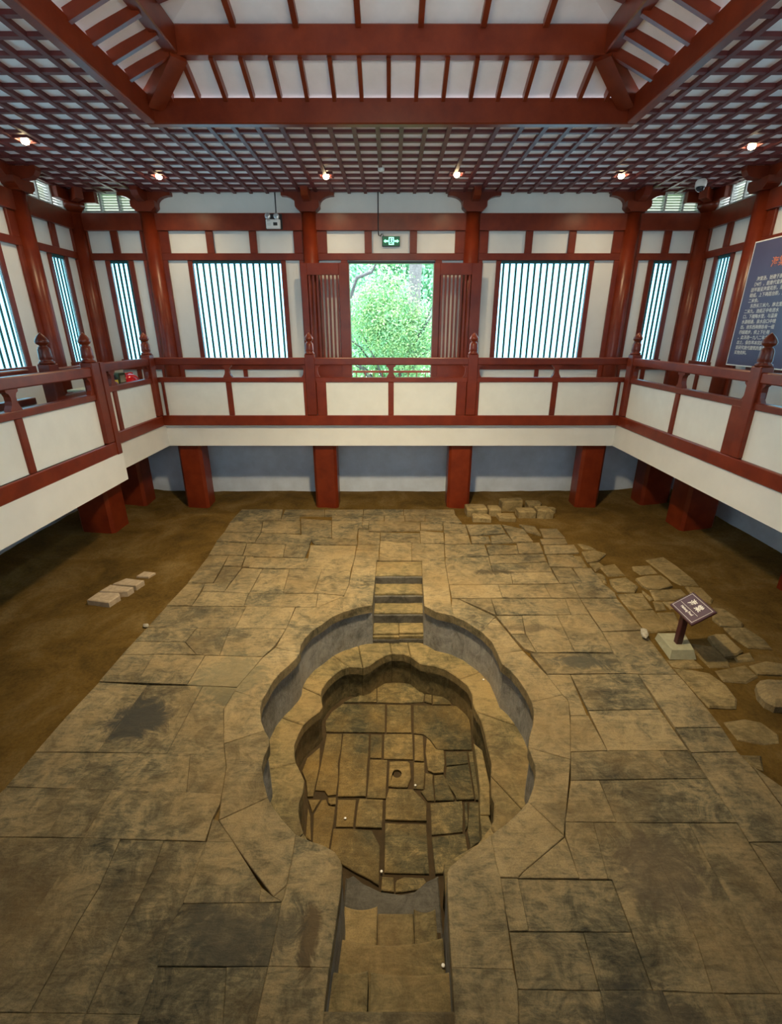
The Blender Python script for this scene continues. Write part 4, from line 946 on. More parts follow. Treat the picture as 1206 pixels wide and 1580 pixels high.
for (oa, ob, ia, ib, t) in ((2, 7, 1, 6, .65), (7, 12, 6, 10, .8), (12, 20, 10, 15, .4), (20, 24, 15, 19, .35), (24, 28, 19, 21, .3)):
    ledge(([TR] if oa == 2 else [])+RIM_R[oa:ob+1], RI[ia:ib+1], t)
# narrow courses stepping down from the ledge on the right
prism('narrow_step_stone', [(1.09, 4.72), (1.19, 4.6), (1.19, 4.1), (1.12, 3.72), (1.0, 3.72), (1.06, 4.1), (1.08, 4.4)], -1.3, -1.08, M_LEDGE, pool, .6)
prism('narrow_step_stone', [(1.10, 3.72), (1.12, 3.6), (1.05, 3.3), (.96, 3.3), (1.0, 3.72)], -1.3, -1.08, M_LEDGE, pool, .5)
# bottom stones on mud
multibox('pool_bed', M_MUD, [(-1.6, 1.8, 1.0, 6.5, -1.6, -1.33)], pool)
multibox('stair_core', M_MUD, [(-.27, .54, 6.50, 8.0, -1.6, -.58), (-.27, .54, 7.1, 8.0, -.58, -.38), (-.27, .54, 7.45, 8.0, -.38, -.19),
                               (-.43, .43, 1.1, 2.5, -1.6, -.87), (-.43, .43, 1.1, 2.0, -.87, -.6), (-.43, .43, 1.1, 1.55, -.6, -.32)], pool)
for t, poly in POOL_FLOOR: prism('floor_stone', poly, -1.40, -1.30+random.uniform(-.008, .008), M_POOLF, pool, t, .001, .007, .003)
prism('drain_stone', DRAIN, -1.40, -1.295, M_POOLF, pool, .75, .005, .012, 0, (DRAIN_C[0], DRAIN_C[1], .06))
# far stairs: four risers down to the ledge
xl, xr = -.285, .56
def stair(poly, z0, z1, mat, tone): prism('stair_stone', poly, z0, z1, mat, pool, tone, .003, .016, .003)
def wavy(x0, x1, y, amp, n=8, bow=0): return [(x0+(x1-x0)*i/n, y+random.uniform(-amp, amp)+bow*(1-((2*i/n)-1)**2)) for i in range(n+1)]
stair(wavy(xl, xr, 7.37, .012)+[(.585, 7.89), (-.27, 7.9)], -.17, -.02, M_LEDGE, .45)
stair(wavy(xl, xr-.01, 7.02, .012)+[(.56, 7.6), (-.28, 7.6)], -.35, -.18, M_LEDGE, .6)
stair(wavy(xl, xr-.02, 6.71, .006)+[(.55, 7.25), (-.28, 7.25)], -.53, -.36, M_LEDGE, .6)
stair(wavy(xl-.01, .13, 6.40, .006, 5)+[(.13, 6.95), (-.285, 6.95)], -.74, -.55, M_LEDGE, .6)
stair(wavy(.132, xr-.02, 6.42, .006, 5)+[(.54, 6.95), (.132, 6.95)], -.74, -.55, M_LEDGE, .65)
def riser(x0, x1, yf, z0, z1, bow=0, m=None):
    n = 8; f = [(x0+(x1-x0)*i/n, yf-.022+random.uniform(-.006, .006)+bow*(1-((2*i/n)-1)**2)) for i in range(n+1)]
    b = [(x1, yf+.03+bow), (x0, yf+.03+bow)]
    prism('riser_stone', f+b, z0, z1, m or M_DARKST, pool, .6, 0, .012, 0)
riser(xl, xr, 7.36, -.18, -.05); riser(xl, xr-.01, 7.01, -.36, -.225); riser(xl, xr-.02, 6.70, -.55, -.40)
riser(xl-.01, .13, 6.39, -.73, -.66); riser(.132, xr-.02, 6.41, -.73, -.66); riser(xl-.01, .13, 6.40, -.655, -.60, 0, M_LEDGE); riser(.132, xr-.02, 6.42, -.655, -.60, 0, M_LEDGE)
# near stairs: concave treads climbing towards the viewer
def near_step(x0, x1, y, bow, yb, z0, z1, mat, tone):
    n = 10; far = [(x0+(x1-x0)*i/n, y+bow*((2*i/n)-1)**2) for i in range(n+1)]
    stair([(x0, yb), (x1, yb)]+far[::-1], z0, z1, mat, tone)
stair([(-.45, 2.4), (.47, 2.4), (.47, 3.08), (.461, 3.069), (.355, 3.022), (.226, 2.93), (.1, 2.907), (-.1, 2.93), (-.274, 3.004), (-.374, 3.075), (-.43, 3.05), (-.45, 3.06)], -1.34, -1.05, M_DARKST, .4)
near_step(-.42, -.12, 2.66, .03, 2.1, -1.1, -.83, M_LEDGE, .7); near_step(-.119, .20, 2.63, .0, 2.1, -1.1, -.83, M_LEDGE, .05); near_step(.201, .40, 2.64, .03, 2.1, -1.1, -.83, M_LEDGE, .15)
near_step(-.44, .42, 2.26, .05, 1.8, -.9, -.55, M_LEDGE, .45)
near_step(-.46, -.16, 1.96, .02, 1.5, -.6, -.28, M_LEDGE, .5); near_step(-.158, .43, 1.95, .02, 1.5, -.6, -.28, M_LEDGE, .45)
near_step(-.46, .44, 1.65, .0, 1.2, -.3, -.012, M_STONE, .25)

# ================================================================ LOOSE THINGS ON THE GROUND
def lump(name, loc, r, label, cat, mat, grp=None, seed=0, flat=.6):
    bm = bmesh.new(); bmesh.ops.create_icosphere(bm, subdivisions=2, radius=1)
    rnd = random.Random(seed)
    for v in bm.verts:
        k = 1+rnd.uniform(-.14, .14); v.co = Vector((v.co.x*r[0]*k, v.co.y*r[1]*k, v.co.z*r[2]*k))
    me = bpy.data.meshes.new(name); bm.to_mesh(me); bm.free(); me.materials.append(mat)
    o = link(name, me, loc); o.rotation_euler = (0, 0, -.3 if name == 'crumpled_bag' else rnd.uniform(0, 3)); return tag(o, label, cat, grp)
def brick(name, poly, z0, z1, label, grp, mat=M_BLOCK, cat='brick', tilt=.02):
    o = prism(name, poly, z0, z1, mat, None, .9, 0, .015, tilt); return tag(o, label, cat, grp)
g = 'loose bricks lying in a row on the clay'
brick('loose_brick', [(-4.80, 6.43), (-4.42, 6.36), (-4.36, 6.58), (-4.42, 6.66), (-4.76, 6.67)], -.06, .05, 'loose brick on the left clay, nearest and largest of the row', g)
brick('loose_brick', [(-4.76, 6.70), (-4.42, 6.68), (-4.31, 6.70), (-4.28, 6.84), (-4.70, 6.92)], -.06, .05, 'loose brick on the left clay, second from the nearest', g)
brick('loose_brick', [(-4.68, 6.95), (-4.27, 6.90), (-4.22, 7.08), (-4.55, 7.14)], -.06, .045, 'loose brick on the left clay, third from the nearest', g)
brick('loose_brick', [(-4.47, 7.30), (-4.25, 7.28), (-4.20, 7.44), (-4.42, 7.48)], -.06, .0, 'half buried brick on the left clay, farthest of the row', g)
for i, (x, y, s, lb) in enumerate(((-3.6, 5.85, .05, 'small stone on the left clay above the two others'), (-3.42, 5.52, .055, 'long small stone on the left clay by the paving edge'),
                                   (-3.40, 5.38, .045, 'small flat stone on the left clay just below the long one'))):
    lump('pebble', (x, y, -.03), (s, s*.7, s*.5), lb, 'stone', M_GREY, 'pebbles on the clay', i)
o = lump('pebble', (-3.0, 6.9, -.03), (.03, .025, .03), 'tiny white stone at the left edge of the paving', 'stone', M_WHITEP, 'pebbles on the clay', 9)
o = lump('crumpled_bag', (3.56, 5.56, .045), (.05, .12, .045), 'crumpled grey plastic wrapper beside the small sign', 'litter', M_GREY, None, 4)
bl = [t for t in RUBBLE if t[1] > .1][0]
o = prism('boulder', bl[2], -.1, .10, M_STONE, None, .75, .0, .07, .02); tag(o, 'pale rounded boulder on the clay at the right edge of the photo', 'boulder')
# heap of broken stones at the foot of the far gallery
HS = [((1.80, 2.25, 10.25, 10.62), 0, .14, 'broken stone at the left end of the heap beside the pillar'), ((2.32, 2.58, 10.25, 10.6), 0, .13, 'darker broken stone second from the left in the heap'),
      ((2.66, 3.16, 10.56, 10.85), 0, .22, 'longest and highest stone at the back of the heap'), ((3.26, 3.60, 10.56, 10.85), 0, .15, 'low dark stone behind the right end of the heap'),
      ((2.95, 3.32, 10.12, 10.42), 0, .13, 'pinkish squared stone at the front of the heap'), ((3.40, 3.72, 10.12, 10.46), 0, .16, 'rounded pale stone at the right end of the heap'),
      ((1.85, 2.25, 9.88, 10.12), 0, .08, 'low slab in front of the left end of the heap'), ((2.45, 2.85, 9.92, 10.2), 0, .07, 'low slab in front of the middle of the heap'),
      ((3.78, 3.92, 10.45, 10.6), 0, .08, 'small stone just right of the heap')]
for (x0, x1, y0, y1), z0, z1, lb in HS:
    j = lambda: random.uniform(-.03, .03)
    o = prism('rubble_stone', [(x0+j(), y0+j()), ((x0+x1)/2, y0+j()), (x1+j(), y0+j()), (x1+.03+j(), (y0+y1)/2), (x1+j(), y1+j()), (x0+j(), y1+j())], z0-.06, z1, M_RUBBLE, None, .75, 0, .03, .05)
    tag(o, lb, 'stone', 'broken stones heaped below the far gallery')

for cx, cy, cz, cl in ((-.533, 3.833, -1.30, 'white coin lying on a pool floor stone left of the middle'), (-.10, 3.255, -1.30, 'white coin by the long joint before the near stairs'),
                       (.304, 4.26, -1.30, 'white coin on the narrow stone right of the drain hole'), (1.343, 5.50, -.725, 'white coin on the right side of the pool ledge'),
                       (.40, 2.12, -.55, 'white coin at the right end of a near stair tread')):
    me = lathe_mesh('coin', [(.012, 0), (.014, .002), (.014, .01), (.012, .012)], 12, M_WHITEP)
    tag(link('coin', me, (cx, cy, cz+.004)), cl, 'coin', 'coins thrown into the pool')
# small lectern sign ------------------------------------------------
s = empty('lectern_sign', (3.87, 5.29, 0)); tag(s, 'small plum coloured lectern sign on a post in a grey concrete foot', 'sign')
# concrete foot, a truncated block
bx = [(3.62, 5.06), (4.06, 5.06), (4.14, 5.52), (3.70, 5.52)]
v = [(x-3.87, y-5.29, -.02) for x, y in [(3.66, 5.07), (4.01, 5.07), (4.13, 5.52), (3.70, 5.52)]]+[(x-3.87, y-5.29, .085) for x, y in [(3.70, 5.13), (3.99, 5.13), (4.08, 5.50), (3.71, 5.50)]]
f = [(0, 3, 2, 1), (4, 5, 6, 7)]+[(i, (i+1) % 4, 4+(i+1) % 4, 4+i) for i in range(4)]
link('concrete_foot', mesh_from('concrete_foot', v, f, M_CONC), (3.87, 5.29, 0), s)
box('sign_post', M_SIGNMAR, 3.83, 3.91, 5.25, 5.33, .07, .62, s, .008)
# tilted plate: low edge to the left, high edge to the right
PC = Vector((3.90, 5.24, .66)); TILT = math.radians(35)
def pl(a, b, c): # a: reading direction (towards the viewer), b: up the plate, c: out of it
    return PC+Vector((0, -1, 0))*a+Vector((math.cos(TILT), 0, math.sin(TILT)))*b+Vector((-math.sin(TILT), 0, math.cos(TILT)))*c
def plate_box(name, mat, a0, a1, b0, b1, c0, c1, bev=0):
    me = box_mesh(a1-a0, b1-b0, c1-c0, mat, bev)
    o = link(name, me, pl((a0+a1)/2, (b0+b1)/2, (c0+c1)/2), s)
    rm = Matrix((Vector((0, -1, 0)), Vector((math.cos(TILT), 0, math.sin(TILT))), Vector((-math.sin(TILT), 0, math.cos(TILT))))).transposed()
    o.rotation_euler = rm.to_euler(); return o
SIGN_ROT = Matrix((Vector((0, -1, 0)), Vector((math.cos(TILT), 0, math.sin(TILT))), Vector((-math.sin(TILT), 0, math.cos(TILT))))).transposed().to_euler()
plate_box('sign_plate', M_SIGNMAR, -.245, .245, -.17, .17, -.03, 0, .008)
plate_box('sign_face', M_SIGNFACE, -.23, .23, -.155, .155, 0, .003)
for a0, a1, b0, b1 in ((-.215, .215, .137, .141), (-.215, .215, -.141, -.137), (-.215, -.211, -.137, .137), (.211, .215, -.137, .137), (-.19, .17, -.035, -.031)):
    plate_box('sign_line', M_WHITETXT, a0, a1, b0, b1, .003, .004)
def text(name, body, size, loc, rot, mat, parent, align='LEFT', ext=.001, bold=0, space=1.0):
    c = bpy.data.curves.new(name, 'FONT'); c.body = body; c.size = size; c.align_x = align; c.extrude = ext; c.offset = bold; c.space_line = space
    c.materials.append(mat); c.resolution_u = 2
    t = bpy.data.objects.new('t', c); COL.objects.link(t)
    me = bpy.data.meshes.new_from_object(t); bpy.data.objects.remove(t); me.name = name
    if not me.materials: me.materials.append(mat)
    o = link(name, me, loc, parent); o.rotation_euler = rot; o['kind'] = 'stuff'; return o
text('sign_lettering', '\u6d77 \u68e0', .105, pl(0.0, .015, .004), SIGN_ROT, M_WHITETXT, s, 'CENTER', .001, .002)
text('sign_lettering', 'Haitang Pool', .046, pl(0, -.085, .004), SIGN_ROT, M_WHITETXT, s, 'CENTER', .001, .001)

# ================================================================ DOOR LEAVES
def door_leaf(name, x0, x1, hinge, label_seed):
    yf = 11.72
    r = empty(name, ((x0+x1)/2, yf, 2.27)); r['kind'] = 'structure'
    z0, z1 = 2.28, 5.43
    st_in = .24 if hinge else .16
    # stiles
    sl, sr = (.14, .23) if hinge else (.23, .14)
    box('door_stile', M_RED, x0, x0+sl, yf, yf+.06, z0, z1, r); box('door_stile', M_RED, x1-sr, x1, yf, yf+.06, z0, z1, r)
    box('door_rail', M_RED, x0+sl, x1-sr, yf, yf+.06, z1-.24, z1, r); box('door_rail', M_RED, x0+sl, x1-sr, yf, yf+.06, 3.28, 3.42, r)
    box('door_rail', M_RED, x0+sl, x1-sr, yf, yf+.06, z0, z0+.2, r); box('door_panel', M_RED, x0+sl, x1-sr, yf+.015, yf+.035, z0+.2, 3.28, r, 0)
    n = 8
    for i in range(n):
        u = x0+sl+(i+.5)*(x1-x0-sl-sr)/n
        box('door_slat', M_RED, u-.021, u+.021, yf+.01, yf+.05, 3.42, z1-.24, r, 0)
door_leaf('door_1', -2.02, -.94, True, 0); door_leaf('door_2', .96, 2.04, True, 1)

# ================================================================ FITTINGS
def downlight(x, y, label):
    r = empty('ceiling_downlight', (x, y, ZC)); tag(r, label, 'lamp', 'warm downlights set in the lattice ceiling')
    box('lamp_can', M_BLACK, x-.09, x+.09, y-.09, y+.09, ZC+.03, ZC+.053, r, 0)
    for a, b, c, d in ((-.14, .14, -.14, -.105), (-.14, .14, .105, .14), (-.14, -.105, -.105, .105), (.105, .14, -.105, .105)):
        box('lamp_trim', M_CEILRED, x+a, x+b, y+c, y+d, ZC-.012, ZC+.03, r, 0)
    lathe('lamp_bulb', [(.012, .03), (.05, .02), (.06, -.02), (.045, -.05), (.015, -.062)], (x, y, ZC), M_LAMP, r, 16, 'bulb')
    l = area_light('downlight_beam', (x, y, ZC-.075), .1, DOWNLIGHT_W, (1.0, .74, .42), math.radians(150)); l.parent = r; l.matrix_parent_inverse = Matrix.Translation((-x, -y, -ZC))
for x, y, lb in ((-5.74, 8.97, 'glowing downlight nearest the left edge of the ceiling'), (-4.47, 10.77, 'glowing downlight above the left striped window'),
                 (-1.25, 10.77, 'glowing downlight above the left door leaf'), (1.25, 10.65, 'glowing downlight above the right door leaf'),
                 (4.42, 10.73, 'glowing downlight above the right striped window'), (5.82, 9.19, 'glowing downlight nearest the right edge of the ceiling')):
    downlight(x, y, lb)
# floodlight in the roof lantern (above the picture)
fl = empty('lantern_floodlight', (0, 4.6, 7.2)); tag(fl, 'round warm floodlight hanging in the roof lantern', 'lamp')
lathe('lamp_housing', [(.46, 0), (.5, .03), (.5, .12), (.2, .2)], (0, 4.6, 7.14), M_BLACK, fl, 32)
lathe('lamp_globe', [(.02, -.36), (.12, -.33), (.18, -.25), (.2, -.18), (.18, -.1), (.1, -.03), (.05, 0)], (0, 4.6, 7.14), M_FLOOD, fl, 20)
tube('lamp_stem', [(0, 4.6, 7.3), (0, 4.6, 8.16)], .02, M_BLACK, fl)

sd = empty('smoke_detector', (-.18, 10.31, ZC-.02)); tag(sd, 'small white smoke detector on the lattice ceiling', 'detector')
lathe('detector_body', [(.045, -.035), (.06, -.02), (.06, .02)], (-.18, 10.31, ZC-.02), M_WHITEP, sd, 16)
cm = empty('dome_camera', (6.10, 10.95, ZC-.012)); tag(cm, 'white dome security camera under the ceiling in the far right corner', 'camera')
lathe('camera_housing', [(.095, -.13), (.10, -.10), (.10, -.04), (.07, 0)], (6.10, 10.95, ZC-.012), M_WHITEP, cm, 20)
lathe('camera_dome', [(.01, -.215), (.05, -.20), (.075, -.17), (.08, -.13)], (6.10, 10.95, ZC-.012), M_GLASSDK, cm, 20)
# exit sign with its conduit
ex = empty('exit_sign', (0, 11.97, 5.88)); tag(ex, 'green illuminated emergency exit sign over the doorway', 'sign')
box('sign_case', M_BLACK, -.20, .20, 11.95, 11.995, 5.785, 5.985, ex, .004)
box('sign_face', M_EXITG, -.19, .19, 11.944, 11.95, 5.80, 5.975, ex, 0)
yy = 11.940
box('door_symbol', M_EXITW, -.05, .065, yy, yy+.003, 5.815, 5.835, ex, 0); box('door_symbol', M_EXITW, -.05, .065, yy, yy+.003, 5.945, 5.965, ex, 0)
box('door_symbol', M_EXITW, -.05, -.035, yy, yy+.003, 5.835, 5.945, ex, 0); box('door_symbol', M_EXITW, .05, .065, yy, yy+.003, 5.835, 5.945, ex, 0)
fv = [(0, .118), (.012, .118), (.018, .10), (.035, .085), (.03, .078), (.014, .085), (.012, .06), (.03, .035), (.025, .015), (.017, .017), (.018, .033), (.003, .048), (-.012, .03), (-.03, .03), (-.03, .038), (-.015, .04), (-.005, .06), (-.004, .085), (-.018, .075), (-.025, .08), (-.01, .098)]
extrude_profile('running_figure', [(.008+u, 5.825+z) for u, z in fv], .003, M_EXITW, lambda u, d, z: (u, yy+d, z), ex)
for sgn in (-1, 1):
    ar = [(sgn*.07, 5.872), (sgn*.07, 5.905), (sgn*.13, 5.905), (sgn*.13, 5.925), (sgn*.17, 5.888), (sgn*.13, 5.852), (sgn*.13, 5.872)]
    extrude_profile('arrow_symbol', [(u+.007, z) for u, z in ar], .003, M_EXITW, lambda u, d, z: (u, yy+d, z), ex)
tube('conduit', [(-.28, 11.86, 6.80), (-.28, 11.86, 6.1), (-.28, 11.93, 6.04), (-.27, 11.95, 6.0), (-.24, 11.95, 5.985), (-.21, 11.95, 6.03), (-.18, 11.95, 6.03), (-.17, 11.96, 5.99)], .012, M_ROPE, ex)
# emergency twin lamp
em = empty('emergency_light', (-2.56, 11.86, 6.25)); tag(em, 'white emergency light box with two round lamp heads on the beam', 'lamp')
box('lamp_box', M_WHITEP, -2.73, -2.42, 11.83, 11.90, 6.11, 6.29, em, .01)
box('lamp_backplate', M_BLACK, -2.75, -2.38, 11.87, 11.895, 6.10, 6.40, em, .01)
for x in (-2.68, -2.49):
    o = link('lamp_head', lathe_mesh('lamp_head', [(.05, 0), (.065, .03), (.06, .055), (.02, .06)], 16, M_LENS), (x, 11.86, 6.345), em); o.rotation_euler = (PI/2, 0, 0)
text('box_lettering', 'EXIT', .035, (-2.70, 11.826, 6.25), (PI/2, 0, 0), M_BLACK, em, 'LEFT', .0005)
for z in (6.215, 6.195, 6.175): box('printed_line', M_LOUVRE, -2.70, -2.62, 11.827, 11.83, z, z+.006, em, 0)
box('test_button_panel', M_BLACK, -2.57, -2.48, 11.827, 11.83, 6.17, 6.23, em, 0)
tube('conduit', [(-2.50, 11.87, 6.40), (-2.50, 11.90, 6.80)], .012, M_ROPE, em)

# blue text board hung over the column on the right wall -------------
bd = empty('text_board', (6.76, 9.19, 3.39)); tag(bd, 'large slate blue board of white Chinese text with pale border on right wall', 'board')
bx0, y0, y1, z0, z1 = 6.74, 8.45, 9.88, 3.40, 5.53
box('board_sheet', M_SIGNBLUE, bx0, bx0+.04, y0, y1, z0, z1, bd, 0)
for a in ((y0-.015, y1+.015, z1, z1+.02), (y0-.015, y1+.015, z0-.02, z0), (y1, y1+.015, z0, z1), (y0-.015, y0, z0, z1)):
    box('board_edging', M_WHITEP, bx0-.004, bx0+.044, a[0], a[1], a[2], a[3], bd, 0)
RB = (PI/2, 0, -PI/2)
text('board_title', '\u6d77\u68e0\u6c64', .17, (bx0-.002, 9.36, 5.09), RB, M_ORANGETXT, bd, 'LEFT', .0008, .002)
lines = [('\u6d77\u68e0\u6c64\uff0c\u59cb\u5efa\u4e8e\u5510\u5929\u5b9d\u516d\u8f7d', 9.62), ('\uff08747\uff09\uff0c\u662f\u5510\u4ee3\u7687\u5bb6\u6c90\u6d74\u6c64\u6c60', 9.70), ('\u56e0\u5e73\u9762\u5448\u6d77\u68e0\u82b1\u5f62\uff0c\u6c60\u58c1\u7531\u9752\u77f3', 9.70),
         ('\u780c\u6210\u3002\u4e0a\u4e0b\u4e24\u5c42\u53f0\u9636\uff0c\u4e0a\u5c42\u6df1', 9.70), ('\u4e8c\u7c73\u4f59\u3002', 9.70), ('\u4e1c\u897f\u957f\u4e09\u7c73\u516d\uff0c\u5357\u5317\u5bbd', 9.62), ('\u4e8c\u7c73\u4e5d\uff0c\u6c60\u5e95\u6b63\u4e2d\u6709\u8fdb\u6c34', 9.74),
         ('\u53e3\uff0c\u4e0b\u63a5\u9676\u6c34\u7ba1\uff0c\u4e0e\u6e29\u6cc9', 9.74), ('\u6c34\u6e90\u76f8\u901a\uff0c\u6cc9\u6c34\u81ea\u53e3\u4e2d\u55b7', 9.74), ('\u51fa\u3002\u6c60\u4e1c\u897f\u4e24\u4fa7\u5404\u6709\u4e00\u7ec4', 9.74), ('\u56db\u7ea7\u8e0f\u6b65\uff0c\u4f9b\u4e0a\u4e0b\u4f7f\u7528', 9.74),
         ('\u3002\u6b64\u6c64\u6c60\u4e00\u4e5d\u516b\u4e8c\u5e74\u53d1\u6398', 9.74), ('\u51fa\u571f\uff0c\u4fdd\u5b58\u57fa\u672c\u5b8c\u597d\uff0c', 9.74), ('\u662f\u7814\u7a76\u5510\u4ee3\u5efa\u7b51\u7684\u91cd\u8981', 9.74), ('\u5b9e\u7269\u8d44\u6599\u3002', 9.74)]
for i, (t, yy) in enumerate(lines):
    text('board_line', t, .078, (bx0-.002, yy, 4.88-i*.0915), RB, M_WHITETXT, bd, 'LEFT', .0006, .0006)

# ================================================================ THINGS KEPT BEHIND THE LEFT BALUSTRADE
tb = empty('storage_table', (-5.75, 10.0, ZG)); tag(tb, 'low red table behind the far left balustrade corner carrying boxes', 'table')
box('table_top', M_CARD, -6.15, -5.35, 9.15, 11.0, 2.93, 2.97, tb)
for x in (-6.1, -5.4):
    for yy in (9.15, 10.95): box('leg', M_RED, x-.03, x+.03, yy-.03, yy+.03, ZG, 2.93, tb)
hl = empty('red_helmet', (-5.62, 10.43, 2.97)); tag(hl, 'glossy red safety helmet on the table behind the left balustrade', 'helmet')
me = lathe_mesh('helmet_shell', [(.19, 0), (.215, .012), (.20, .03), (.19, .08), (.165, .13), (.11, .175), (.04, .195), (.005, .2)], 24, M_REDPL)
o = link('helmet_shell', me, (-5.62, 10.43, 2.97), hl); o.scale = (1, 1.2, 1)
box('helmet_ridge', M_REDPL, -5.65, -5.59, 10.27, 10.59, 3.13, 3.185, hl, .015)
def carton(name, x0, x1, y0, y1, z1, mat, label, cat, strip=None):
    r = empty(name, ((x0+x1)/2, (y0+y1)/2, 2.97)); tag(r, label, cat)
    box('carton_body', mat, x0, x1, y0, y1, 2.97, z1, r, .006)
    if strip: box('carton_label', strip, x1, x1+.002, y0+.03, y1-.03, 2.99+(z1-2.97)*.2, 2.97+(z1-2.97)*.8, r, 0)
    return r
carton('cardboard_carton', -6.10, -5.88, 10.15, 10.75, 3.28, M_CARD, 'pale cardboard carton behind the red helmet', 'box')
carton('green_carton', -5.75, -5.5, 9.86, 10.10, 3.22, M_DKGREEN, 'dark green carton left of the red helmet', 'box', M_CARD)
carton('black_carton', -5.68, -5.45, 9.22, 9.36, 3.22, M_DKGREEN, 'dark carton with pale stripe at the left end of the table', 'box', M_WHITEP)
def bottle(x, y, label):
    r = empty('labelled_bottle', (x, y, 2.97)); tag(r, label, 'bottle', 'bottles on the table')
    lathe('bottle_body', [(.045, 0), (.05, .01), (.05, .15), (.02, .2), (.02, .23)], (x, y, 2.97), M_BLACK, r, 16, 'bottle')
    lathe('bottle_label', [(.052, .04), (.052, .13)], (x, y, 2.97), M_YEL, r, 16, 'blabel')
bottle(-5.5, 9.50, 'dark bottle with yellow label at the left on the table'); bottle(-5.55, 9.78, 'dark bottle with yellow label beside the green carton')
o = box('wrapped_parcel', M_PURP, -5.60, -5.45, 9.58, 9.70, 2.97, 3.07, None, .02); tag(o, 'small purple parcel between the two bottles', 'parcel')

# ================================================================ OUTSIDE THE DOOR
eave = multibox('sky_blocking_eaves', M_SIGNMAR, [(-9.2, 9.2, 12.21, 14.2, 6.85, 6.95), (-9.2, 9.2, -4.5, -2.51, 6.85, 6.95), (-9.2, -7.21, -2.5, 12.2, 6.85, 6.95), (7.21, 9.2, -2.5, 12.2, 6.85, 6.95)])  # unseen eaves, added to keep bright sky from showing through the louvres
eave['kind'] = 'structure'
o = box('outdoor_terrace', M_PAVEOUT, -9, 9, 12.25, 14.6, 1.9, 2.2, None, 0); o['kind'] = 'structure'
o = box('garden_ground', M_GARDEN, -30, 30, 12.3, 45, -.6, -.4, None, 0); o['kind'] = 'structure'
tr = empty('terrace_railing', (0, 14.2, 2.2)); tag(tr, 'thin red railing on the terrace outside the door', 'railing')
box('top_rail', M_RED, -3, 3, 14.17, 14.23, 2.89, 2.95, tr); box('bottom_rail', M_RED, -3, 3, 14.18, 14.22, 2.35, 2.39, tr)
for i in range(25): box('rail_bar', M_RED, -3+.25*i-.012, -3+.25*i+.012, 14.185, 14.215, 2.2, 2.9, tr, 0)
def foliage(name, centre, radii, n, size, mat, parent, seed, blobs=14):
    rnd = random.Random(seed); v, f = [], []
    bl = [(Vector((rnd.gauss(0, .45)*radii[0], rnd.gauss(0, .4)*radii[1], rnd.gauss(0, .45)*radii[2])), rnd.uniform(.3, .55)) for _ in range(blobs)]
    for i in range(n):
        b, s = rnd.choice(bl)
        d = Vector((rnd.gauss(0, 1), rnd.gauss(0, 1), rnd.gauss(0, 1))).normalized()*rnd.uniform(.4, 1)
        p = Vector(centre)+b+Vector((d.x*radii[0]*s, d.y*radii[1]*s, d.z*radii[2]*s))
        nn = (d+Vector((rnd.gauss(0, .6), rnd.gauss(0, .6)-.3, rnd.gauss(0, .6)+.4))).normalized(); a = nn.orthogonal().normalized()
        a = (Matrix.Rotation(rnd.uniform(0, 6.28), 3, nn) @ a); c = nn.cross(a); sz = size*rnd.uniform(.7, 1.4); k = len(v)
        v += [tuple(p-a*sz), tuple(p+c*sz*.45+nn*sz*.1), tuple(p+a*sz), tuple(p-c*sz*.45+nn*sz*.1)]; f.append((k, k+1, k+2, k+3))
    me = bpy.data.meshes.new(name); me.from_pydata(v, [], f); me.update(); me.materials.append(mat)
    o = link(name, me, (0, 0, 0), parent); return o
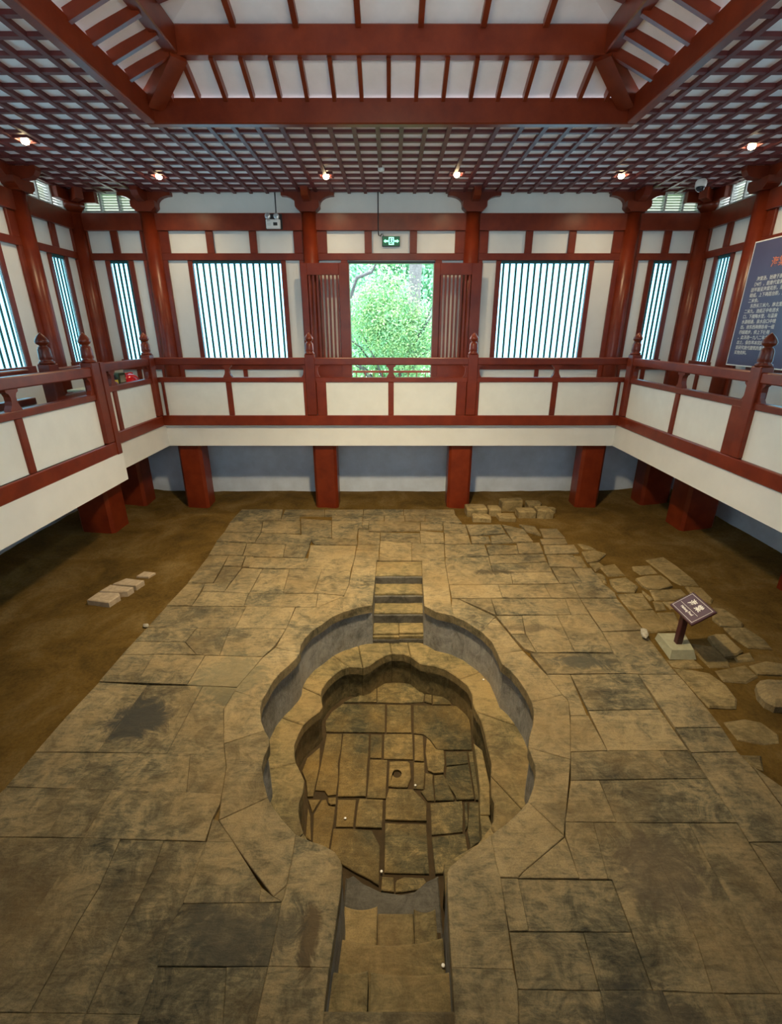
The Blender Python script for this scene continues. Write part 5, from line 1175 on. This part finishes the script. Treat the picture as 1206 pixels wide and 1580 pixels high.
def tree(name, x, y, label, crown, radii, n, size, mat, trunk, seed, branches=5):
    r = empty(name, (x, y, -.4)); tag(r, label, 'tree', 'trees outside the door')
    tube('trunk', trunk, [.16*(1-.12*i) for i in range(len(trunk))] if name != 'old_tree' else [.36, .31, .27, .29, .38], M_BARK, r, 10)
    rnd = random.Random(seed)
    for i in range(branches):
        p = Vector(trunk[-1])+Vector((0, 0, -rnd.uniform(0, .8))); q = Vector(crown)+Vector((rnd.uniform(-1, 1)*radii[0], rnd.uniform(-.6, .6)*radii[1], rnd.uniform(-.3, .9)*radii[2]))
        m = (p+q)/2+Vector((rnd.uniform(-.2, .2), 0, rnd.uniform(0, .3)))
        tube('branch', [p, m, q], [.05, .035, .012], M_BARK, r, 6)
    o = foliage('foliage', crown, radii, n, size, mat, r, seed); o['kind'] = 'stuff'
    return r
TA = tree('leafy_tree', -.2, 17.0, 'pale green leafy tree filling the middle of the open doorway', (-.1, 17.0, 3.7), (2.4, .7, 2.5), 34000, .042, M_LEAF,
     [(-.2, 17, -.4), (-.15, 17, .6), (-.1, 17.1, 1.6), (0, 17.1, 2.4)], 3, 9)
tree('leafy_tree', -3.2, 20.0, 'bluish green leafy tree at the left of the open doorway', (-2.9, 20.0, 4.6), (1.7, .8, 2.2), 8000, .07, M_LEAFD,
     [(-3.2, 20, -.4), (-3.1, 20, 1), (-3.0, 20, 2.2), (-2.9, 20, 3.4)], 5)
tree('leafy_tree', 3.4, 20.0, 'bluish green leafy tree at the right of the open doorway', (3.2, 20.0, 3.8), (1.6, .8, 2.2), 8000, .07, M_LEAFD,
     [(3.4, 20, -.4), (3.3, 20, 1), (3.3, 20, 2), (3.2, 20, 3)], 8)
tree('old_tree', 1.0, 23, 'thick grey trunk of an old tree behind the leafy one', (1.5, 24, 9.4), (4.2, 1.0, 2.2), 7000, .1, M_LEAFD,
     [(.97, 23, -.4), (1.0, 23, 3), (1.05, 23, 5.9), (1.08, 23, 6.8), (1.25, 23, 7.8)], 11, 7)
tube('bare_branch', [(-.1, 17.05, 1.9), (-1.5, 16.6, 3.3), (-1.55, 16.2, 4.6), (-1.22, 16.1, 5.1), (-1.05, 16.0, 5.55), (-.6, 16.0, 5.7), (-.35, 16.0, 6.1)], [.07, .06, .06, .055, .06, .05, .04], M_BARK, TA, 8)
hedge = empty('garden_hedge', (0, 28.5, -.4)); tag(hedge, 'pale green mass of distant shrubs beyond the trees', 'hedge')
o = foliage('foliage', (0, 28.5, 5.5), (8, 1.3, 6), 26000, .16, M_LEAFD, hedge, 21, 40); o['kind'] = 'stuff'
